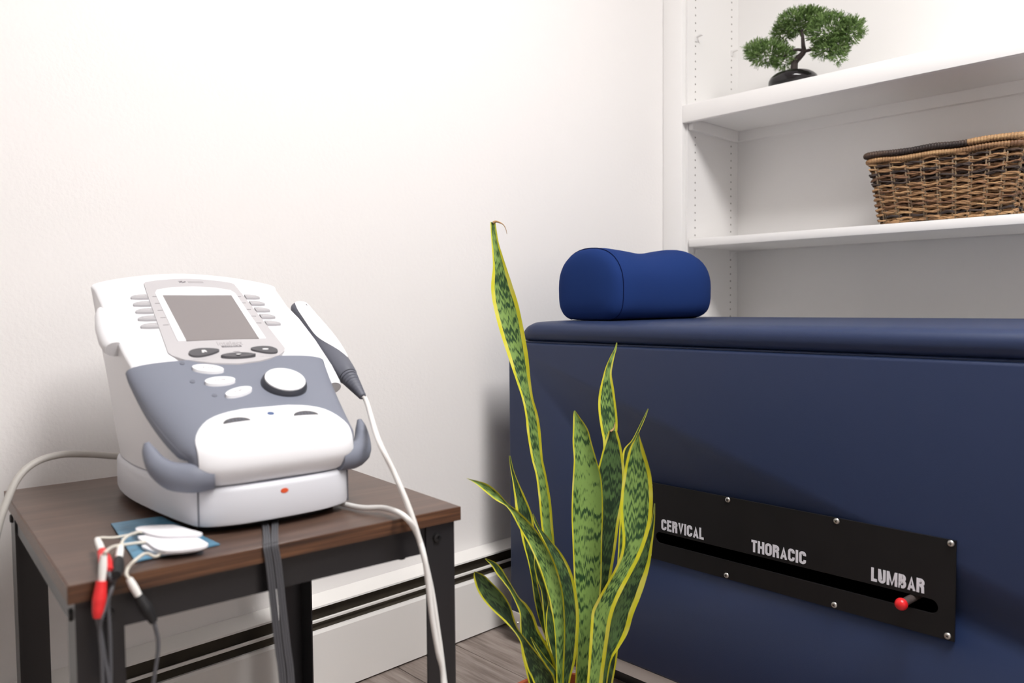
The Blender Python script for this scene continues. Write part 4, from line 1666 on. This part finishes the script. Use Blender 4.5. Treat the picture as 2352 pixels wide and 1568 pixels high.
def down(st_, x0, x1, y=1650):
    return st_ + [(x0, y, x1, y)]


# tall leaf
A_ = [(1126, 510, 1138, 510), (1127, 530, 1141, 530), (1129, 559, 1146, 559), (1132, 610, 1162, 610), (1128, 658, 1178, 658), (1133, 701, 1191, 701), (1147, 757, 1203, 757), (1166, 816, 1213, 816), (1186, 875, 1219, 875), (1199, 915, 1225, 915),
      (1207, 954, 1236, 954), (1211, 994, 1242, 994), (1221, 1053, 1247, 1053), (1231, 1092, 1255, 1092), (1238, 1149, 1265, 1149), (1243, 1205, 1270, 1205), (1250, 1250, 1274, 1250), (1258, 1330, 1282, 1330), (1268, 1450, 1292, 1450), (1276, 1560, 1298, 1560)]
la_ = leaf(down(A_, 1280, 1300), 1.22, 1.20, 'leaf', 0.0065, 0.0075, 0.14)
tp = dep(1132, 511, 1.22) - POT
tube('dried_curl', [tp, tp + Vector((0, 0, 0.0015)) + RGT * 0.006, tp + RGT * 0.016 - UPV * 0.003, tp + RGT * 0.0205 - UPV * 0.011, tp + RGT * 0.022 - UPV * 0.018], [0.0022, 0.0016, 0.0007, 0.0005, 0.0003], 'dry', la_, 6, 5)
# upright leaf at left, behind
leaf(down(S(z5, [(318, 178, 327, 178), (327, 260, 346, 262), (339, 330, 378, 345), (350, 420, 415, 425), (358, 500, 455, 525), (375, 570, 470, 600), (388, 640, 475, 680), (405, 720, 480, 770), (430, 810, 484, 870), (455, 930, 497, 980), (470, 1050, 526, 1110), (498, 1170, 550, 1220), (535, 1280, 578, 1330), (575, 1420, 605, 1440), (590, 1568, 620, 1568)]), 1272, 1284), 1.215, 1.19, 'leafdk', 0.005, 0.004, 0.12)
# back top leaf
leaf(down(S(z6, [(926, 774, 930, 776), (912, 815, 926, 812), (888, 860, 916, 850), (862, 920, 904, 908), (848, 970, 898, 962), (828, 1050, 912, 1050), (820, 1120, 922, 1130), (823, 1190, 930, 1200), (836, 1280, 932, 1270), (848, 1350, 925, 1340), (850, 1500, 920, 1500), (845, 1750, 905, 1750), (830, 2100, 885, 2100), (800, 2500, 850, 2500), (780, 2750, 825, 2750)]), 1352, 1372), 1.235, 1.21, 'leaf', 0.0045, 0.004, 0.12)
# small right back leaf
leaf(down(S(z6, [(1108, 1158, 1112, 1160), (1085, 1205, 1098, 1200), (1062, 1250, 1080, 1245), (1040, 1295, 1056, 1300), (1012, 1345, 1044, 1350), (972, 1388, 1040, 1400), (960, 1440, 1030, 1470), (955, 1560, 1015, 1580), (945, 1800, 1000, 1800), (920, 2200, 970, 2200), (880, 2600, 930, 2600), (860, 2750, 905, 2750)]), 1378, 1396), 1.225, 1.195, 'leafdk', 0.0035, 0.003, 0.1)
# leaf with the broken tip
E_ = [(1398, 989, 1417, 989), (1389, 1017, 1425, 1017), (1379, 1055, 1432, 1055), (1371, 1090, 1435, 1090), (1371, 1130, 1433, 1130), (1374, 1167, 1428, 1167), (1377, 1205, 1421, 1205), (1378, 1260, 1414, 1260), (1374, 1336, 1402, 1336), (1364, 1430, 1390, 1430), (1356, 1560, 1380, 1560)]
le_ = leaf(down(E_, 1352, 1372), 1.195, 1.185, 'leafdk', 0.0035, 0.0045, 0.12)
tp = dep(1408, 989, 1.193) - POT
V, F = tube_data(cr([tp + RGT * -0.004 - UPV * 0.001, tp + RGT * 0.001 + UPV * 0.003, tp + RGT * 0.0025 + UPV * 0.009, tp + RGT * 0.003 + UPV * 0.013], 4), [0.0042 - 0.0003 * i for i in range(13)], 8, True, 0.35)
mesh_obj('dried_tip', V, F, 'dry', le_, True)
# centre leaf
C_ = [(1318.5, 943, 1321.5, 943), (1317, 955, 1330, 955), (1316, 985, 1350, 985), (1315.5, 1017, 1359, 1017), (1318, 1055, 1370, 1055), (1316, 1092, 1380, 1092), (1314, 1130, 1384, 1130), (1313, 1186, 1385, 1186), (1315, 1242, 1383, 1242), (1318, 1317, 1382, 1317), (1320, 1355, 1380, 1355), (1325, 1430, 1372, 1430), (1324, 1505, 1362, 1505), (1321, 1568, 1352, 1568)]
leaf(down(C_, 1318, 1345), 1.17, 1.165, 'leaf', 0.0026, 0.0022, 0.2)
# leaf behind the bent front leaf
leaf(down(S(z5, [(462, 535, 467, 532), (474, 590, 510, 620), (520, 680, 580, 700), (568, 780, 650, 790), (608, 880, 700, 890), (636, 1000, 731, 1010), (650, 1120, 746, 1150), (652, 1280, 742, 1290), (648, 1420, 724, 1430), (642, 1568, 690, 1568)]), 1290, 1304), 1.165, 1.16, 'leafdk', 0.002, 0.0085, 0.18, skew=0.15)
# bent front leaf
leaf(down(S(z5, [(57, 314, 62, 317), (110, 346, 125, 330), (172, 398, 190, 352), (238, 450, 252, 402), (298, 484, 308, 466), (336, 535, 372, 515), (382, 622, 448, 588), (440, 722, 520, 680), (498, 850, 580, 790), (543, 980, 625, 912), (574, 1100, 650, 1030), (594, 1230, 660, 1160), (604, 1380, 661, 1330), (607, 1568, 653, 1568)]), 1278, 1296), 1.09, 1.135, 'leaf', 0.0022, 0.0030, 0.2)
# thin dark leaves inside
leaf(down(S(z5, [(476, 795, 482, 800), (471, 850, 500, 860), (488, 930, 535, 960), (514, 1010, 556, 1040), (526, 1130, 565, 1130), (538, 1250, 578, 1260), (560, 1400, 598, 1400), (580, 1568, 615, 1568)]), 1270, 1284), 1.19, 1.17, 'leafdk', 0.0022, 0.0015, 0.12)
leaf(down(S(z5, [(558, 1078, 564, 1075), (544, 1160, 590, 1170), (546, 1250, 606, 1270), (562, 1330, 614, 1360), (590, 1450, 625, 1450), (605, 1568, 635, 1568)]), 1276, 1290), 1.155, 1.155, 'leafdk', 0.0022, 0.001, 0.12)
# right leaf lower one with the broad yellow margin
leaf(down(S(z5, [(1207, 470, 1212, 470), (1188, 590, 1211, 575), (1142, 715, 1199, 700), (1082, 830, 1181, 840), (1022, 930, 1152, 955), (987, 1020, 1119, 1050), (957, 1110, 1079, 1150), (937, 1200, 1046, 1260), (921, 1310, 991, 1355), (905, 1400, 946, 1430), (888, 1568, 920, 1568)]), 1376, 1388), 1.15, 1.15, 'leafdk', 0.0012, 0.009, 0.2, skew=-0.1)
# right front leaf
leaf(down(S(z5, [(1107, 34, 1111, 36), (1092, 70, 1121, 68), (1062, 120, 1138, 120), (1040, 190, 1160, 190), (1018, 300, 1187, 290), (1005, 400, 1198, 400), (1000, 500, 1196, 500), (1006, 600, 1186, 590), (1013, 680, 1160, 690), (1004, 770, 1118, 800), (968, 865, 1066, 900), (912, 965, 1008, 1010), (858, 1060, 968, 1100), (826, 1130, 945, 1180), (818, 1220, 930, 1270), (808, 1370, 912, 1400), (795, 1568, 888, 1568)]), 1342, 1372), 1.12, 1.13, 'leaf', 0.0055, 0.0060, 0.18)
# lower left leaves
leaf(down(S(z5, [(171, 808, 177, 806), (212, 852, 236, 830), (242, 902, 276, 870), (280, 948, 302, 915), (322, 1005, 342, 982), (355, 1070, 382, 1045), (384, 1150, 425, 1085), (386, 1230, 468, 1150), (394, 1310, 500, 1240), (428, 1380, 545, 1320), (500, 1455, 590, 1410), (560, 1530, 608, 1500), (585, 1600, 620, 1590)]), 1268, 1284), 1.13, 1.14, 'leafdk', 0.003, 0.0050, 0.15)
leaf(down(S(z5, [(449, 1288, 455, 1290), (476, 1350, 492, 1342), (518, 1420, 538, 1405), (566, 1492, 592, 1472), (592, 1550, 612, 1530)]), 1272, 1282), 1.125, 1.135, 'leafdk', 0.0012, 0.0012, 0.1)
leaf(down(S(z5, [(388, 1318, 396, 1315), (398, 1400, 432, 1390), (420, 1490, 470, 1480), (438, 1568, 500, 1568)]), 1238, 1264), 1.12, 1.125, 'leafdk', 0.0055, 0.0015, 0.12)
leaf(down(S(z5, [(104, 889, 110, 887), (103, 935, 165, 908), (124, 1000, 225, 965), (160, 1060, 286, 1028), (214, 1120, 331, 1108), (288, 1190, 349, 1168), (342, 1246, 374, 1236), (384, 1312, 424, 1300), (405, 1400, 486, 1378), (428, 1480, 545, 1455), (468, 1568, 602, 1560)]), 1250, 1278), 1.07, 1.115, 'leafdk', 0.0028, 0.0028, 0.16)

# ------------------------------------------------------------------ bonsai on the fixed shelf
BY = 1.985
SHZ = 1.294
bz = on(1822, 190, 1, BY)
bo_ = Vector((bz.x, BY, SHZ + 0.0003))
bs = empty('bonsai_tree', bo_)
tag(bs, 'small artificial bonsai in a glossy black pot on the upper shelf', 'bonsai')
lathe('pot', [(0.030, 0.0), (0.044, 0.003), (0.056, 0.012), (0.0625, 0.023), (0.0625, 0.030), (0.059, 0.038), (0.052, 0.0445), (0.046, 0.0480), (0.043, 0.0478), (0.040, 0.0450), (0.0005, 0.0440)], 'potblack', bs, 64)
lathe('moss', [(0.0395, 0.0450), (0.030, 0.0480), (0.0005, 0.050)], 'bark', bs, 24)


def bpt(px, py, dy=0.0):
    return on(px, py, 1, BY + dy) - bo_


trk = [bpt(1824, 168), bpt(1824, 155), bpt(1826, 142), bpt(1836, 131), bpt(1846, 119), bpt(1845, 106), bpt(1843.6, 88), bpt(1842, 68)]
trunk = tube('trunk', trk, [0.0095, 0.0092, 0.0088, 0.0078, 0.0064, 0.0052, 0.0042, 0.003], 'bark', bs, 12, 5)
for pts, r in (([(1846, 116, 0), (1830, 114, -.005), (1813, 119, -.012), (1800, 130, -.015), (1785, 132, -.015)], [.0042, .0036, .003, .0022, .001]),
               ([(1847, 118, 0), (1863, 114, -.01), (1889, 106, -.02), (1908, 103, -.02), (1925, 95, -.02)], [.0045, .004, .003, .0022, .001]),
               ([(1843, 75, 0), (1830, 70, .005), (1815, 70, .01)], [.003, .0022, .001]), ([(1843, 76, 0), (1856, 66, .01), (1870, 58, .01)], [.003, .0022, .001])):
    tube('branch', [bpt(*p) for p in pts], r, 'bark', trunk, 8, 4)


def sprig(V, F, base, dirv, L, rr):
    side = dirv.cross(Vector((rr.uniform(-1, 1), rr.uniform(-1, 1), rr.uniform(-1, 1)))).normalized()

    def needle(p, d, ln, w):
        s = d.cross(side + Vector((rr.uniform(-.4, .4), rr.uniform(-.4, .4), rr.uniform(-.4, .4)))).normalized() * w
        b = len(V)
        V.extend([p - s * 0.6, p + d * (ln * 0.5) + s, p + d * ln, p + d * (ln * 0.5) - s])
        F.append((b, b + 1, b + 2, b + 3))
    needle(base, dirv, L, 0.0011)
    for k in range(6):
        t = 0.25 + 0.12 * k
        sg = 1 if k % 2 else -1
        d = (dirv + side * (0.75 * sg) + Vector((rr.uniform(-.3, .3), rr.uniform(-.3, .3), rr.uniform(-.1, .4)))).normalized()
        needle(base + dirv * (L * t), d, L * (0.6 - 0.04 * k), 0.0010)


rb = random.Random(11)
clumps = [((1762, 122), -0.014, 50, 25, 420), ((1800, 134), -0.005, 26, 24, 190), ((1735, 112), -0.014, 24, 14, 110),
          ((1836, 50), 0.008, 54, 25, 480), ((1800, 72), 0.006, 24, 20, 170), ((1862, 45), 0.012, 34, 20, 200),
          ((1905, 68), -0.022, 50, 32, 520), ((1950, 72), -0.018, 32, 26, 250), ((1915, 108), -0.014, 36, 20, 210), ((1925, 128), -0.014, 14, 14, 60), ((1888, 115), -0.02, 20, 15, 90)]
for gi, idx in enumerate(((0, 1, 2), (3, 4, 5), (6, 7, 8, 9, 10))):
    V, F = [], []
    for ci in idx:
        (cx, cy), dy, rx, ry, num = clumps[ci]
        c = bpt(cx, cy, dy)
        k = 2.0 / F_PX * 0.98
        for _ in range(int(num * 1.5)):
            while True:
                q = Vector((rb.uniform(-1, 1), rb.uniform(-1, 1), rb.uniform(-1, 1)))
                if 0.1 < q.length < 1:
                    break
            q = q.normalized() * (q.length ** 0.6)
            p = c + Vector((q.x * rx * k * 0.86, q.y * 0.75 * rx * k, q.z * ry * k * 0.86))
            d = Vector((q.x * 1.0 + rb.uniform(-.4, .4), q.y + rb.uniform(-.4, .4), q.z * 0.9 + 0.35 + rb.uniform(-.3, .4))).normalized()
            sprig(V, F, p, d, rb.uniform(0.011, 0.019), rb)
    fo = mesh_obj('foliage', V, F, 'needles', bs)
    fo['kind'] = 'stuff'

# ------------------------------------------------------------------ wicker basket on the lower shelf
SBZ = 0.9215
K0 = Vector((0.728, YS + 0.145, SBZ + 0.0003))
bk = empty('wicker_basket', K0)
tag(bk, 'brown woven wicker basket with a rolled rim on the lower shelf', 'basket')
BH = 0.150
hx0, hx1, hy0, hy1 = 0.137, 0.160, 0.098, 0.112     # half sizes at the bottom and the top


def bk_at(s, z, out=0.0):
    """point on the tapered rectangular wall; s in [0, 1) round the perimeter, starting front left"""
    t = z / BH
    hx = hx0 + (hx1 - hx0) * t + out
    hy = hy0 + (hy1 - hy0) * t + out
    r = 0.012
    per = 4 * (hx + hy)
    d = (s % 1.0) * per
    if d < 2 * hx:
        p = (-hx + d, -hy)
    elif d < 2 * hx + 2 * hy:
        p = (hx, -hy + d - 2 * hx)
    elif d < 4 * hx + 2 * hy:
        p = (hx - (d - 2 * hx - 2 * hy), hy)
    else:
        p = (-hx, hy - (d - 4 * hx - 2 * hy))
    # round the corners
    x, y = p
    cx, cy = hx - r, hy - r
    if abs(x) > cx and abs(y) > cy:
        vx, vy = abs(x) - cx, abs(y) - cy
        m_ = math.hypot(vx, vy) or 1
        x = math.copysign(cx + vx / m_ * r, x)
        y = math.copysign(cy + vy / m_ * r, y)
    return Vector((x, y, z))


NST = 32
stake_s = [(i + 0.5) / NST for i in range(NST)]
for i, s in enumerate(stake_s):
    for dsh in (-0.0024, 0.0024):
        path = [bk_at(s + dsh * 1.2, z, 0.0) for z in (0.002, 0.05, 0.10, 0.147)]
        V, F = tube_data(path, 0.0024, 6)
        mesh_obj('stake', V, F, 'stake', bk, True)
NR = 24
rw = random.Random(5)
for r in range(NR):
    z = 0.006 + 0.137 * r / (NR - 1)
    sg = 1 if r % 2 else -1
    dark = rw.random()
    mt = 'wickerdk' if dark < 0.10 else ('wicker2' if dark < 0.36 else 'wicker')
    for ply in (0, 1):
        path = []
        nseg = NST * 6
        ph = rw.random() * 6
        for k in range(nseg):
            s = k / nseg
            wv = math.cos(PI * s * NST) * sg
            tw = math.sin(2 * PI * s * NST * 0.75 + PI * ply + ph)
            zz = z + 0.0017 * tw + 0.0012 * math.sin(2 * PI * s * 5 + ph)
            path.append(bk_at(s, max(0.002, zz), 0.0036 * wv + (0.0012 if ply else -0.0006) * math.cos(2 * PI * s * NST * 0.75 + ph)))
        path.append(path[0])
        V, F = tube_data(path, [0.0021 + 0.0004 * math.sin(k * 0.37 + ph) for k in range(len(path))], 6, False)
        mesh_obj('weaver', V, F, mt, bk, True)


def coil(name, z, out, rad, mats, parent, turns=150, seed=1):
    """wrapped rim: rolls of cane wound round a core, in stretches of colour"""
    rr = random.Random(seed)
    for (s0, s1, mt) in mats:
        n_t = int(turns * (s1 - s0))
        V, F = [], []
        path, rads = [], []
        N = n_t * 5
        for k in range(N + 1):
            s = s0 + (s1 - s0) * k / N
            path.append(bk_at(s, z, out) + Vector((0, 0, 0.0012 * math.sin(s * 60))))
            ph = (k % 5) / 5
            rads.append(rad * (0.84 + 0.20 * math.sin(PI * ph)) * (1 + 0.05 * math.sin(k * 0.11) + rr.uniform(-0.05, 0.05)))
        V, F = tube_data(path, rads, 10)
        mesh_obj(name, V, F, mt, parent, True)


mesh_obj('basket_floor', [bk_at(k / 48, 0.003, -0.003) for k in range(48)], [tuple(range(48))], 'wicker2', bk)
coil('rim_wrap', 0.151, 0.002, 0.0068, ((0.0, 0.27, 'wicker'), (0.27, 0.62, 'wicker2'), (0.62, 1.0, 'wicker')), bk, 185, 2)
# lid
lid = prism('lid', ell(0, 0, hx1 + 0.002, hy1 + 0.002, 40, 0, 0.35), 2, 0.160, 0.168, 'wicker2', bk)
coil('lid_wrap', 0.1655, 0.004, 0.0072, ((0.0, 0.195, 'wickerdk'), (0.195, 0.40, 'wicker'), (0.40, 0.75, 'wicker2'), (0.75, 1.0, 'wickerdk')), lid, 185, 3)
